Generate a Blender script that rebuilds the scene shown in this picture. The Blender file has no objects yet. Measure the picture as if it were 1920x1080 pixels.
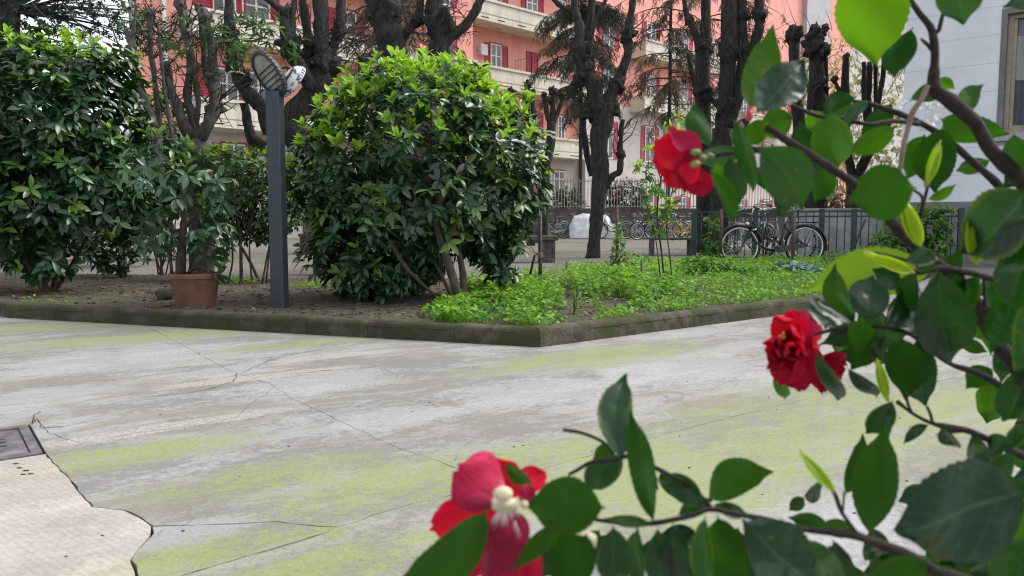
import bpy, bmesh, math, random
import numpy as np
from mathutils import Vector, Matrix, Quaternion, noise

R = math.radians
rng = random.Random(7)
S = bpy.context.scene
COL = S.collection

# ------------------------------------------------------------------ camera, sky, sun, exposure
FPX, PITCH, CAMZ = 1493.3, R(4.87), 0.80
cam_d = bpy.data.cameras.new('camera'); cam = bpy.data.objects.new('camera', cam_d); COL.objects.link(cam)
cam_d.sensor_width = 36.0; cam_d.lens = FPX / 1920 * 36
cam.location = (0, 0, CAMZ); cam.rotation_euler = (math.pi / 2 - PITCH, 0, 0)
cam_d.clip_start = 0.02; cam_d.clip_end = 600
cam_d.dof.use_dof = True; cam_d.dof.focus_distance = 5.0; cam_d.dof.aperture_fstop = 9.5
S.camera = cam

SUN_EL, SUN_ROT = R(54), R(72)
world = bpy.data.worlds.new('World'); S.world = world; world.use_nodes = True
wn = world.node_tree; wn.nodes.clear()
sky = wn.nodes.new('ShaderNodeTexSky'); sky.sky_type = 'NISHITA'; sky.sun_disc = False
sky.sun_elevation = SUN_EL; sky.sun_rotation = SUN_ROT; sky.dust_density = 3.0; sky.air_density = 1.0
hsv = wn.nodes.new('ShaderNodeHueSaturation'); hsv.inputs['Saturation'].default_value = 0.30
bg = wn.nodes.new('ShaderNodeBackground'); bg.inputs['Strength'].default_value = 0.15
wo = wn.nodes.new('ShaderNodeOutputWorld')
wn.links.new(sky.outputs[0], hsv.inputs['Color']); wn.links.new(hsv.outputs[0], bg.inputs[0]); wn.links.new(bg.outputs[0], wo.inputs[0])
sun_d = bpy.data.lights.new('sun', 'SUN'); sun_d.energy = 0.75; sun_d.angle = R(35); sun_d.color = (1, 0.97, 0.92)
sun = bpy.data.objects.new('sun', sun_d); COL.objects.link(sun)
sdir = Vector((math.sin(SUN_ROT) * math.cos(SUN_EL), math.cos(SUN_ROT) * math.cos(SUN_EL), math.sin(SUN_EL)))
sun.rotation_euler = sdir.to_track_quat('Z', 'Y').to_euler(); sun.location = (0, 0, 30)
vs = S.view_settings
vs.view_transform = 'Standard'; vs.look = 'None'; vs.gamma = 1; vs.use_curve_mapping = False; vs.exposure = 1.18
S.render.film_transparent = False
S.cycles.pixel_filter_type = 'BLACKMAN_HARRIS'; S.cycles.filter_width = 1.1

# ------------------------------------------------------------------ photograph pixel -> point at a real distance
_f = Vector((0, math.cos(PITCH), -math.sin(PITCH))); _u = Vector((0, math.sin(PITCH), math.cos(PITCH))); _r = Vector((1, 0, 0))
CP = Vector((0, 0, CAMZ))
def ray(px, py):
    return _f + _r * ((px - 960) / FPX) + _u * ((540 - py) / FPX)
def at(px, py, Y):
    d = ray(px, py); return CP + d * (Y / d.y)
def gnd(px, py, z=0.0):
    d = ray(px, py); return CP + d * ((z - CAMZ) / d.z)
def topx(p):
    q = Vector(p) - CP; w = q.dot(_f)
    return 960 + q.x / w * FPX, 540 - q.dot(_u) / w * FPX
def sm(a, b, x):
    t = max(0.0, min(1.0, (x - a) / (b - a))); return t * t * (3 - 2 * t)

# ------------------------------------------------------------------ materials
def nd(nt, typ, ins=None, **props):
    n = nt.nodes.new('ShaderNode' + typ)
    for k, v in props.items(): setattr(n, k, v)
    for k, v in (ins or {}).items():
        s = n.inputs[k]
        if isinstance(v, bpy.types.NodeSocket): nt.links.new(v, s)
        elif isinstance(v, (tuple, list)) and len(v) == 3 and s.type == 'RGBA': s.default_value = (*v, 1)
        else: s.default_value = v
    return n
def newmat(name):
    m = bpy.data.materials.new(name); m.use_nodes = True; nt = m.node_tree; nt.nodes.clear()
    out = nd(nt, 'OutputMaterial'); return m, nt, out
def mixc(nt, fac, a, b, bt='MIX'):
    n = nt.nodes.new('ShaderNodeMix'); n.data_type = 'RGBA'; n.blend_type = bt
    for sock, v in ((n.inputs[0], fac), (n.inputs[6], a), (n.inputs[7], b)):
        if isinstance(v, bpy.types.NodeSocket): nt.links.new(v, sock)
        elif isinstance(v, (tuple, list)): sock.default_value = (*v[:3], 1)
        else: sock.default_value = v
    return n.outputs[2]
def ramp(nt, fac, a, b):
    return nd(nt, 'MapRange', {0: fac, 1: a, 2: b, 3: 0.0, 4: 1.0}, clamp=True, interpolation_type='SMOOTHSTEP').outputs[0]
def coords(nt, scale=(1, 1, 1), rot=(0, 0, 0), src='Object'):
    tc = nd(nt, 'TexCoord'); mp = nd(nt, 'Mapping', {'Vector': tc.outputs[src]}, vector_type='TEXTURE')
    mp.inputs['Scale'].default_value = tuple(1 / x for x in scale); mp.inputs['Rotation'].default_value = rot
    return mp.outputs[0]
def tex(nt, vec, scale, detail=4, rough=.55, dist=0.0):
    return nd(nt, 'TexNoise', {'Vector': vec, 'Scale': scale, 'Detail': detail, 'Roughness': rough, 'Distortion': dist}).outputs[0]
def bump(nt, h, strength, dist=0.01):
    return nd(nt, 'Bump', {'Height': h, 'Strength': strength, 'Distance': dist}).outputs[0]
def surf(name, c1, c2, scale=8, rough=.8, bmp=.3, bdist=.01, stretch=(1, 1, 1), c3=None, s3=2, lo=.35, hi=.65, metal=0.0, rnd=0.0, a3=(.5, .7)):
    m, nt, out = newmat(name)
    v = coords(nt, stretch)
    n = tex(nt, v, scale, 6, .6)
    c = mixc(nt, ramp(nt, n, lo, hi), c1, c2)
    if c3: c = mixc(nt, ramp(nt, tex(nt, v, s3, 5, .6, .4), *a3), c, c3)
    if rnd:
        oi = nd(nt, 'ObjectInfo'); f = nd(nt, 'MapRange', {0: oi.outputs['Random'], 3: 1 - rnd, 4: 1 + rnd}).outputs[0]
        c = nd(nt, 'HueSaturation', {'Color': c, 'Value': f}).outputs[0]
    p = nd(nt, 'BsdfPrincipled', {'Base Color': c, 'Roughness': rough, 'Metallic': metal})
    if bmp:
        h = tex(nt, v, scale * 3, 6, .65)
        nt.links.new(bump(nt, h, bmp, bdist), p.inputs['Normal'])
    nt.links.new(p.outputs[0], out.inputs[0]); return m
def leafmat(name, old, new, under, rough=.38, transl=.35, tcol=None, vein=.5, coat=0.0, spec=.34, blem=0.0, wsc=34, wav=0.0, sidev=9.0, mott=.35, vcol=(.20, .30, .10)):
    """attributes: tint (0 old, 1 new; on camellia also painted backlight), rnd, across (-1..1), along (0..1)"""
    m, nt, out = newmat(name)
    A = lambda n: nd(nt, 'Attribute', attribute_name=n).outputs['Fac']
    tint, rnd_, ac, al = A('tint'), A('rnd'), A('across'), A('along')
    oi = nd(nt, 'ObjectInfo').outputs['Random']
    r2 = nd(nt, 'Math', {0: nd(nt, 'Math', {0: rnd_, 1: oi}, operation='ADD').outputs[0]}, operation='FRACT').outputs[0]
    base = mixc(nt, tint, old, new)
    base = nd(nt, 'HueSaturation', {'Color': base, 'Value': nd(nt, 'MapRange', {0: r2, 3: .65, 4: 1.35}).outputs[0],
              'Hue': nd(nt, 'MapRange', {0: r2, 3: .515, 4: .485}).outputs[0]}).outputs[0]
    nz = tex(nt, coords(nt), 14, 4)
    base = mixc(nt, nd(nt, 'Math', {0: ramp(nt, nz, .4, .75), 1: mott}, operation='MULTIPLY').outputs[0], base, tuple(min(1, x * 1.7) for x in old))
    aba = nd(nt, 'Math', {0: ac}, operation='ABSOLUTE').outputs[0]
    mid = nd(nt, 'MapRange', {0: aba, 1: .0, 2: .075, 3: 1.0, 4: 0.0}, clamp=True).outputs[0]
    ph = nd(nt, 'Math', {0: nd(nt, 'Math', {0: al, 1: sidev}, operation='MULTIPLY').outputs[0],
                         1: nd(nt, 'Math', {0: aba, 1: 2.2}, operation='MULTIPLY').outputs[0]}, operation='SUBTRACT').outputs[0]
    sv = nd(nt, 'Math', {0: nd(nt, 'Math', {0: ph}, operation='FRACT').outputs[0], 1: .5}, operation='SUBTRACT').outputs[0]
    sv = nd(nt, 'MapRange', {0: nd(nt, 'Math', {0: sv}, operation='ABSOLUTE').outputs[0], 1: 0, 2: .12, 3: .35, 4: 0}, clamp=True).outputs[0]
    vv = nd(nt, 'Math', {0: nd(nt, 'Math', {0: mid, 1: sv}, operation='MAXIMUM').outputs[0], 1: vein}, operation='MULTIPLY').outputs[0]
    base = mixc(nt, vv, base, vcol)
    if blem:
        nb_ = tex(nt, coords(nt), 60, 4, .6)
        ed = ramp(nt, nd(nt, 'Math', {0: aba, 1: nd(nt, 'Math', {0: nb_, 1: .5}, operation='MULTIPLY').outputs[0]}, operation='ADD').outputs[0], 1.0, 1.28)
        sel = ramp(nt, r2, .45, .75)
        base = mixc(nt, nd(nt, 'Math', {0: ed, 1: nd(nt, 'Math', {0: sel, 1: .42}, operation='MULTIPLY').outputs[0]}, operation='MULTIPLY').outputs[0], base, (.20, .22, .015))
        sp_ = nd(nt, 'TexVoronoi', {'Vector': coords(nt), 'Scale': 55.0}).outputs['Distance']
        base = mixc(nt, nd(nt, 'Math', {0: ramp(nt, sp_, .13, .06), 1: .6}, operation='MULTIPLY').outputs[0], base, (.11, .07, .02))
    bf = nd(nt, 'NewGeometry').outputs['Backfacing']
    col = mixc(nt, nd(nt, 'Math', {0: bf, 1: .8}, operation='MULTIPLY').outputs[0], base, under)
    rg = nd(nt, 'MapRange', {0: bf, 3: rough, 4: .62}).outputs[0]
    rg = nd(nt, 'Math', {0: rg, 1: nd(nt, 'MapRange', {0: nz, 3: -.1, 4: .1}).outputs[0]}, operation='ADD').outputs[0]
    p = nd(nt, 'BsdfPrincipled', {'Base Color': col, 'Roughness': rg, 'Coat Weight': coat, 'Coat Roughness': .25, 'IOR': 1.45, 'Specular IOR Level': nd(nt, 'MapRange', {0: bf, 3: spec, 4: spec * .35}).outputs[0]})
    nrm = bump(nt, vv, -.35, .002)
    if wav:
        nb = nd(nt, 'Bump', {'Height': tex(nt, coords(nt), wsc, 3, .5), 'Strength': wav, 'Distance': .012, 'Normal': nrm}); nrm = nb.outputs[0]
    nt.links.new(nrm, p.inputs['Normal'])
    tc = mixc(nt, tint, tcol or tuple(min(1, x * 3.0) for x in old), tuple(min(1, x * 1.6) for x in new))
    tc = mixc(nt, nd(nt, 'Math', {0: vv, 1: .5}, operation='MULTIPLY').outputs[0], tc, (.03, .08, .01))
    t = nd(nt, 'BsdfTranslucent', {'Color': tc})
    tf = nd(nt, 'MapRange', {0: tint, 3: transl * .35, 4: min(.62, transl + .22)}).outputs[0]
    mx = nd(nt, 'MixShader', {0: tf, 1: p.outputs[0], 2: t.outputs[0]})
    nt.links.new(mx.outputs[0], out.inputs[0]); return m

M = {}
M['leaf_laurel'] = leafmat('laurel_leaf', (.011, .042, .018), (.30, .52, .03), (.025, .07, .025), .24, .22, (.05, .14, .02), spec=.55)
M['leaf_airy'] = leafmat('airy_leaf', (.02, .06, .018), (.20, .36, .03), (.06, .12, .05), .42, .28, (.09, .2, .03))
M['leaf_pot'] = leafmat('pot_leaf', (.026, .068, .030), (.13, .24, .04), (.06, .11, .05), .3, .2, spec=.6)
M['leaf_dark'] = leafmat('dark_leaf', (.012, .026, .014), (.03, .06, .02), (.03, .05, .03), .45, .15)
M['leaf_needle'] = leafmat('needle', (.05, .085, .058), (.20, .13, .10), (.03, .05, .03), .7, .1, vein=0)
M['leaf_bright'] = leafmat('bright_leaf', (.06, .16, .025), (.26, .40, .05), (.10, .2, .05), .45, .35, (.15, .33, .04))
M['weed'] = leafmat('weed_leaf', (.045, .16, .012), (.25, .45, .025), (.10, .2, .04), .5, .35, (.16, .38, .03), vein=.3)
M['camellia'] = leafmat('camellia_leaf', (.0035, .020, .009), (.085, .20, .004), (.010, .045, .003), .25, .34, (.035, .20, .002), vein=.26, spec=.42, wav=.8, blem=1.0, wsc=20, sidev=7.0, mott=.25, vcol=(.10, .19, .07))
M['camellia_lime'] = leafmat('camellia_lime', (.20, .36, .008), (.36, .46, .02), (.20, .33, .02), .4, .5, (.36, .62, .01), vein=.9, sidev=8, mott=.2, vcol=(.30, .42, .05))  # lime bud scales; also the glow of a backlit leaf, painted into its colour
M['dry'] = leafmat('dry_leaf', (.12, .075, .04), (.2, .14, .08), (.12, .09, .05), .8, .1)
M['bluegreen'] = leafmat('bluegreen_leaf', (.12, .22, .17), (.2, .3, .24), (.16, .24, .2), .5, .2)
M['yellowgreen'] = leafmat('yellowgreen_leaf', (.24, .27, .07), (.36, .36, .12), (.22, .25, .1), .6, .35)

M['bark'] = surf('bark', (.015, .0135, .013), (.058, .051, .046), 30, .9, 1.0, .04, (1, 1, .2), (.075, .07, .058), 3.4, a3=(.56, .74))
M['bark_grey'] = surf('bark_grey', (.055, .048, .042), (.13, .115, .10), 30, .9, .7, .02, (1, 1, .25), (.03, .028, .026), 4)
M['bark_thin'] = surf('bark_thin', (.028, .020, .016), (.07, .052, .04), 40, .85, .4, .01, (1, 1, .3))
M['twig'] = surf('camellia_twig', (.010, .0065, .0055), (.034, .021, .016), 110, .85, .8, .005, (1, 1, 1), (.06, .042, .034), 45, a3=(.6, .74))
M['twig_dead'] = surf('dead_twig', (.16, .10, .075), (.22, .15, .12), 70, .8, .3, .004)
M['stake'] = surf('rusty_metal', (.05, .03, .022), (.12, .065, .045), 40, .75, .4, .004, (1, 1, .5))
M['stake_grey'] = surf('grey_metal', (.05, .045, .04), (.12, .11, .10), 40, .6, .3, .004, metal=.3)
M['pole'] = surf('slate_paint', (.022, .031, .044), (.028, .038, .052), 12, .42, .12, .003, c3=(.05, .055, .055), s3=5, a3=(.62, .8))
M['lamp_dark'] = surf('lamp_housing', (.014, .020, .022), (.025, .032, .034), 30, .5, .2, .003)
M['lamp_glass'] = surf('lamp_glass', (.20, .20, .17), (.30, .30, .26), 9, .22, .05, .002, c3=(.13, .13, .11), s3=14)
M['lamp_cap'] = surf('lamp_cap', (.10, .105, .11), (.62, .63, .66), 22, .38, .1, .002, lo=.42, hi=.5)
M['lamp_light'] = surf('lamp_light_shell', (.55, .57, .6), (.42, .44, .46), 9, .4, .1, .002)
M['terracotta'] = surf('terracotta', (.13, .062, .042), (.19, .088, .058), 10, .85, .25, .004, (1, 1, 1), (.14, .10, .08), 4)
M['soil'] = surf('bed_soil', (.055, .044, .034), (.11, .09, .07), 16, .97, 1.0, .03, c3=(.05, .075, .02), s3=1.1, a3=(.52, .66))
M['potsoil'] = surf('pot_soil', (.03, .022, .016), (.07, .05, .035), 40, .97, 1.0, .02)
M['gravel'] = surf('court_gravel', (.125, .115, .105), (.215, .20, .185), 24, .97, .8, .02, c3=(.105, .125, .045), s3=.42, a3=(.46, .66))
M['ground'] = surf('ground_earth', (.05, .042, .035), (.09, .08, .065), 12, .97, .6, .02)
M['kerb'] = surf('mossy_kerb', (.034, .029, .019), (.085, .074, .054), 9, .95, .9, .02, c3=(.035, .042, .012), s3=3.4, a3=(.38, .62), rnd=.18)
M['stone'] = surf('field_stone', (.16, .14, .11), (.26, .23, .19), 12, .9, .5, .01)
M['iron'] = surf('cast_iron', (.085, .08, .085), (.15, .14, .15), 14, .62, .3, .004, c3=(.2, .19, .19), s3=7, metal=.2)
M['black'] = surf('dark_void', (.008, .008, .008), (.014, .013, .012), 10, .95, 0)
M['pink'] = surf('salmon_plaster', (.80, .345, .285), (.84, .38, .315), 1.2, .92, .15, .01, (1, 1, .22), c3=(.72, .31, .255), s3=1.1)
M['beige'] = surf('beige_render', (.60, .55, .45), (.68, .63, .53), 1.5, .9, .15, .01, (1, 1, .25), c3=(.48, .43, .35), s3=1.6)
M['palewall'] = surf('pale_plaster', (.52, .47, .45), (.60, .55, .52), 1.2, .92, .15, .01, c3=(.46, .41, .39), s3=.6)
M['greyplaster'] = surf('grey_plaster', (.42, .41, .42), (.48, .47, .48), 1.5, .92, .15, .01)
M['shutter'] = surf('crimson_shutter', (.34, .007, .034), (.42, .012, .045), 5, .55, .1, .004)
M['white'] = surf('white_frame', (.68, .68, .68), (.76, .76, .76), 6, .5, .05, .003)
M['meter'] = surf('white_box', (.6, .61, .65), (.7, .71, .74), 5, .5, .05, .003)
M['pane'] = surf('window_glass', (.035, .04, .045), (.11, .12, .125), 1.4, .06, 0)
M['curtain'] = surf('curtain', (.30, .33, .33), (.42, .45, .44), 6, .9, .2, .01, (4, 4, .3))
M['drape_dark'] = surf('dark_curtain', (.05, .06, .075), (.13, .15, .18), 12, .9, .2, .01, (6, 6, .1))
M['bluewall'] = surf('cool_white_paint', (.74, .76, .81), (.79, .81, .85), 2.2, .85, .2, .006, c3=(.71, .73, .78), s3=1)
M['plinth'] = surf('grey_plinth', (.17, .17, .175), (.25, .25, .255), 4, .95, .7, .02)
M['reveal'] = surf('grey_reveal', (.15, .15, .155), (.20, .20, .205), 5, .9, .2, .005)
M['sillstone'] = surf('sill_stone', (.33, .34, .36), (.40, .41, .43), 6, .8, .3, .005)
M['tan'] = surf('tan_window_frame', (.33, .27, .19), (.40, .33, .24), 8, .55, .2, .004, c3=(.5, .46, .38), s3=9, a3=(.66, .74))
M['lowwall'] = surf('stained_wall', (.085, .073, .064), (.14, .122, .108), 3, .95, .6, .02, (1, 1, .4), (.08, .07, .06), 1.3)
M['greywall'] = surf('grey_low_wall', (.30, .30, .30), (.40, .40, .39), 5, .95, .6, .02, c3=(.22, .22, .215), s3=2)
M['picket'] = surf('cream_picket', (.27, .25, .215), (.34, .315, .275), 8, .7, .1, .004, rnd=.1)
M['fencegreen'] = surf('green_fence_paint', (.012, .040, .034), (.02, .055, .046), 12, .5, .15, .003)
M['fencedark'] = surf('dark_fence_paint', (.022, .024, .026), (.04, .042, .044), 12, .55, .15, .003)
M['benchstone'] = surf('bench_stone', (.055, .048, .042), (.10, .09, .08), 10, .95, .6, .01, c3=(.14, .13, .12), s3=5)
M['tyre'] = surf('rubber', (.012, .012, .012), (.02, .02, .02), 20, .8, .1, .002)
M['rim'] = surf('alloy', (.55, .55, .56), (.65, .65, .66), 20, .3, .05, .001, metal=.75)
M['chrome'] = surf('bright_steel', (.5, .5, .52), (.62, .62, .64), 20, .25, .05, .001, metal=.8)
M['bikeblack'] = surf('black_enamel', (.008, .009, .011), (.014, .015, .018), 15, .3, .03, .001)
M['bikeblue'] = surf('blue_enamel', (.03, .05, .10), (.05, .07, .13), 15, .3, .03, .001)
M['bikered'] = surf('red_enamel', (.24, .02, .02), (.3, .03, .03), 15, .3, .03, .001)
M['bikegrey'] = surf('grey_enamel', (.22, .23, .24), (.3, .31, .32), 15, .3, .03, .001)
M['bikeyellow'] = surf('yellow_enamel', (.5, .32, .02), (.58, .38, .03), 15, .35, .03, .001)
M['saddle'] = surf('saddle_black', (.012, .011, .010), (.03, .028, .026), 30, .55, .2, .002)
M['orange'] = surf('orange_reflector', (.7, .14, .02), (.8, .18, .03), 10, .3, 0)
M['cover'] = surf('silver_sheet', (.50, .51, .54), (.64, .65, .68), 5, .5, .3, .01)
M['darkcover'] = surf('dark_cloth', (.018, .016, .018), (.035, .03, .032), 12, .8, .3, .01)
M['rope'] = surf('grey_rope', (.2, .18, .15), (.3, .27, .23), 60, .95, .4, .003)
M['whitepetal'] = surf('white_petal', (.75, .75, .74), (.82, .82, .8), 20, .6, .1, .002)
M['calyx'] = surf('calyx', (.10, .14, .035), (.22, .22, .085), 30, .55, .2, .002)
M['calyx_pale'] = surf('pale_calyx', (.42, .36, .22), (.60, .53, .38), 26, .55, .2, .002, c3=(.36, .24, .12), s3=20, a3=(.62, .8))
M['stamen'] = surf('stamen', (.75, .38, .03), (.85, .5, .06), 40, .6, 0)

def petalmat(name, c1, c2, edge, transl=.35, streak=0.0):
    m, nt, out = newmat(name)
    ac = nd(nt, 'Attribute', attribute_name='across').outputs['Fac']; al = nd(nt, 'Attribute', attribute_name='along').outputs['Fac']
    w = nd(nt, 'CombineXYZ', {0: nd(nt, 'Math', {0: ac, 1: 9.0}, operation='MULTIPLY').outputs[0], 1: nd(nt, 'Math', {0: al, 1: 1.2}, operation='MULTIPLY').outputs[0]}).outputs[0]
    n = tex(nt, w, 1.6, 4)
    c = mixc(nt, ramp(nt, n, .35, .65), c1, c2)
    if streak:
        s = tex(nt, nd(nt, 'CombineXYZ', {0: nd(nt, 'Math', {0: ac, 1: 2.4}, operation='MULTIPLY').outputs[0], 1: al}).outputs[0], 1.5, 3)
        f = nd(nt, 'Math', {0: ramp(nt, s, .48, .66), 1: nd(nt, 'MapRange', {0: al, 1: .15, 2: .95, 3: streak, 4: streak * .25}, clamp=True).outputs[0]}, operation='MULTIPLY').outputs[0]
        g0 = nd(nt, 'Math', {0: al, 1: nd(nt, 'Math', {0: s, 1: .55}, operation='MULTIPLY').outputs[0]}, operation='ADD').outputs[0]
        f = nd(nt, 'Math', {0: nd(nt, 'MapRange', {0: g0, 1: .28, 2: .60, 3: 1.0, 4: 0.0}, clamp=True, interpolation_type='SMOOTHSTEP').outputs[0], 1: streak}, operation='MULTIPLY').outputs[0]
        c = mixc(nt, f, c, edge)
    p = nd(nt, 'BsdfPrincipled', {'Base Color': c, 'Roughness': .6, 'Specular IOR Level': .22})
    nt.links.new(bump(nt, n, .25, .004), p.inputs['Normal'])
    t = nd(nt, 'BsdfTranslucent', {'Color': c})
    nt.links.new(nd(nt, 'MixShader', {0: transl, 1: p.outputs[0], 2: t.outputs[0]}).outputs[0], out.inputs[0]); return m
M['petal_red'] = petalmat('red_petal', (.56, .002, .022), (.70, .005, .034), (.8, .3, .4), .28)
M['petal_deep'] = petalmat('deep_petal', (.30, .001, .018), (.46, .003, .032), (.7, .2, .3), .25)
M['petal_pink'] = petalmat('pink_petal', (.30, .004, .030), (.46, .014, .068), (.80, .42, .50), .12, .35)
M['petal_stripe'] = petalmat('striped_petal', (.15, .002, .018), (.32, .010, .050), (.84, .70, .68), .08, .9)

ALGA = [((760, 900), .62, .34), ((520, 890), .5, .20), ((1280, 880), 1.0, .5), ((1620, 780), 1.6, .7), ((330, 628), 1.3, .35), ((560, 645), .8, .2), ((120, 612), .8, .3), ((400, 1040), .5, .16), ((260, 850), .5, .2), ((1120, 668), 1.2, .35), ((700, 1040), .6, .16), ((1000, 860), .8, .25)]
CREAM = [((500, 705), .75, .10), ((620, 668), .5, .10), ((380, 790), .45, .08), ((230, 815), .35, .07)]
PALE = [((270, 670), .95, .62), ((610, 715), .55, .32), ((1000, 735), .6, .36), ((1280, 690), .8, .5), ((760, 780), .4, .22), ((930, 985), .4, .26), ((1500, 985), .5, .3), ((350, 1000), .25, .14)]
def spots(nt, v, L):
    out = None
    for (px, py), a, b in L:
        c = gnd(px, py); mp = nd(nt, 'Mapping', {'Vector': v}, vector_type='TEXTURE'); mp.inputs['Location'].default_value = c; mp.inputs['Rotation'].default_value = (0, 0, R(35)); mp.inputs['Scale'].default_value = (a, b, 1)
        ln = nd(nt, 'VectorMath', {0: mp.outputs[0]}, operation='LENGTH').outputs['Value']
        g_ = nd(nt, 'MapRange', {0: ln, 1: .2, 2: 1.5, 3: 1.0, 4: 0.0}, clamp=True, interpolation_type='SMOOTHSTEP').outputs[0]
        out = g_ if out is None else nd(nt, 'Math', {0: out, 1: g_}, operation='MAXIMUM').outputs[0]
    return out
def concrete(name, dark, light, alga, amt, beige=False):
    m, nt, out = newmat(name)
    v = coords(nt)
    vs_ = coords(nt, (.8, 2.0, 1), (0, 0, R(38)))      # dirt washed along the slope of the yard
    vs2 = coords(nt, (.9, 2.6, 1), (0, 0, R(33)))
    big = tex(nt, vs_, 1.0, 7, .62, .5)
    mid = tex(nt, vs2, 2.4, 7, .66, .6)
    fine = tex(nt, v, 60, 5, .7)
    patch = tex(nt, v, .9, 6, .6, .8)
    gr0 = nd(nt, 'MapRange', {0: tex(nt, v, 26, 6, .75), 1: .3, 2: .7, 3: -.07, 4: .07}).outputs[0]
    torn = tex(nt, coords(nt, (1, 1.7, 1), (0, 0, R(30))), 3.6, 12, .72, 1.1)
    mixn = nd(nt, 'Math', {0: nd(nt, 'Math', {0: big, 1: .55}, operation='MULTIPLY').outputs[0], 1: nd(nt, 'Math', {0: torn, 1: .45}, operation='MULTIPLY').outputs[0]}, operation='ADD').outputs[0]
    c = mixc(nt, ramp(nt, nd(nt, 'Math', {0: mixn, 1: gr0}, operation='ADD').outputs[0], .45, .55), dark, light)
    c = mixc(nt, nd(nt, 'Math', {0: ramp(nt, mid, .52, .68), 1: .75}, operation='MULTIPLY').outputs[0], c, tuple(min(1, x * 1.2) for x in light))
    dirt = nd(nt, 'Math', {0: ramp(nt, tex(nt, vs2, 1.3, 8, .68, .9), .47, .62), 1: .75}, operation='MULTIPLY').outputs[0]
    c = mixc(nt, nd(nt, 'Math', {0: dirt, 1: .25 if beige else 1.0}, operation='MULTIPLY').outputs[0], c, (.175, .17, .125))
    # algae grows in washed, broken-edged films
    grain = tex(nt, v, 34, 6, .75)
    gr2 = nd(nt, 'MapRange', {0: grain, 1: .3, 2: .7, 3: -.16, 4: .16}).outputs[0]
    def summ(*a):
        o = a[0]
        for x in a[1:]: o = nd(nt, 'Math', {0: o, 1: x}, operation='ADD').outputs[0]
        return o
    def mul(a, b): return nd(nt, 'Math', {0: a, 1: b}, operation='MULTIPLY').outputs[0]
    rag = tex(nt, coords(nt, (1, 1.8, 1), (0, 0, R(30))), 4.4, 12, .74, 1.2)
    pl = ramp(nt, summ(mul(spots(nt, v, PALE), .5), mul(rag, .95), gr2), .74, .86)
    c = mixc(nt, mul(pl, .5), c, (.36, .357, .368))
    cr = ramp(nt, summ(mul(spots(nt, v, CREAM), .6), mul(rag, .6), gr2), .62, .74)
    grit0 = nd(nt, 'TexVoronoi', {'Vector': v, 'Scale': 70.0}).outputs['Distance']
    c = mixc(nt, mul(cr, .75), c, mixc(nt, ramp(nt, grit0, .2, .55), (.44, .425, .38), (.30, .285, .25)))
    al = ramp(nt, summ(mul(spots(nt, v, ALGA), .36), mul(big, .35), mul(rag, 1.2), gr2), .99, 1.17)
    al = mul(al, amt)
    c = mixc(nt, mul(ramp(nt, summ(mul(spots(nt, v, ALGA), .5), mul(big, .4), mul(torn, .8), gr2), .76, .94), .55 * amt), c, tuple(.5 * x + .5 * y for x, y in zip(alga, dark)))
    c = mixc(nt, al, c, alga)
    c = mixc(nt, nd(nt, 'Math', {0: ramp(nt, fine, .45, .75), 1: .5}, operation='MULTIPLY').outputs[0], c, tuple(x * .5 for x in dark))
    c = mixc(nt, nd(nt, 'Math', {0: ramp(nt, tex(nt, v, 190, 3, .6), .55, .72), 1: .5}, operation='MULTIPLY').outputs[0], c, tuple(min(1, x * 1.45) for x in light))
    grit = nd(nt, 'TexVoronoi', {'Vector': v, 'Scale': 130.0}).outputs['Distance']
    h = nd(nt, 'Math', {0: fine, 1: nd(nt, 'Math', {0: grit, 1: .4}, operation='MULTIPLY').outputs[0]}, operation='ADD').outputs[0]
    if beige:
        wv = nd(nt, 'TexWave', {'Vector': coords(nt, (1, 1, 1), (0, 0, R(52))), 'Scale': 16.0, 'Distortion': 3.0, 'Detail': 3.0, 'Detail Scale': 1.2}).outputs['Fac']
        c = mixc(nt, nd(nt, 'Math', {0: nd(nt, 'Math', {0: ramp(nt, wv, .6, .9), 1: ramp(nt, patch, .42, .6)}, operation='MULTIPLY').outputs[0], 1: .28}, operation='MULTIPLY').outputs[0], c, (.30, .27, .22))
        h = nd(nt, 'Math', {0: h, 1: nd(nt, 'Math', {0: wv, 1: .5}, operation='MULTIPLY').outputs[0]}, operation='ADD').outputs[0]
    p = nd(nt, 'BsdfPrincipled', {'Base Color': c, 'Roughness': nd(nt, 'MapRange', {0: big, 3: .95, 4: .62}).outputs[0]})
    nt.links.new(bump(nt, h, .35, .006), p.inputs['Normal'])
    nt.links.new(p.outputs[0], out.inputs[0]); return m
M['slab'] = concrete('weathered_concrete', (.178, .174, .162), (.285, .28, .274), (.225, .26, .080), .75)
M['slab_grit'] = concrete('gritty_concrete', (.27, .26, .24), (.40, .385, .37), (.27, .31, .06), .35)
M['slab_beige'] = concrete('beige_concrete', (.325, .292, .258), (.40, .362, .325), (.33, .33, .12), .25, True)

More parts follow.
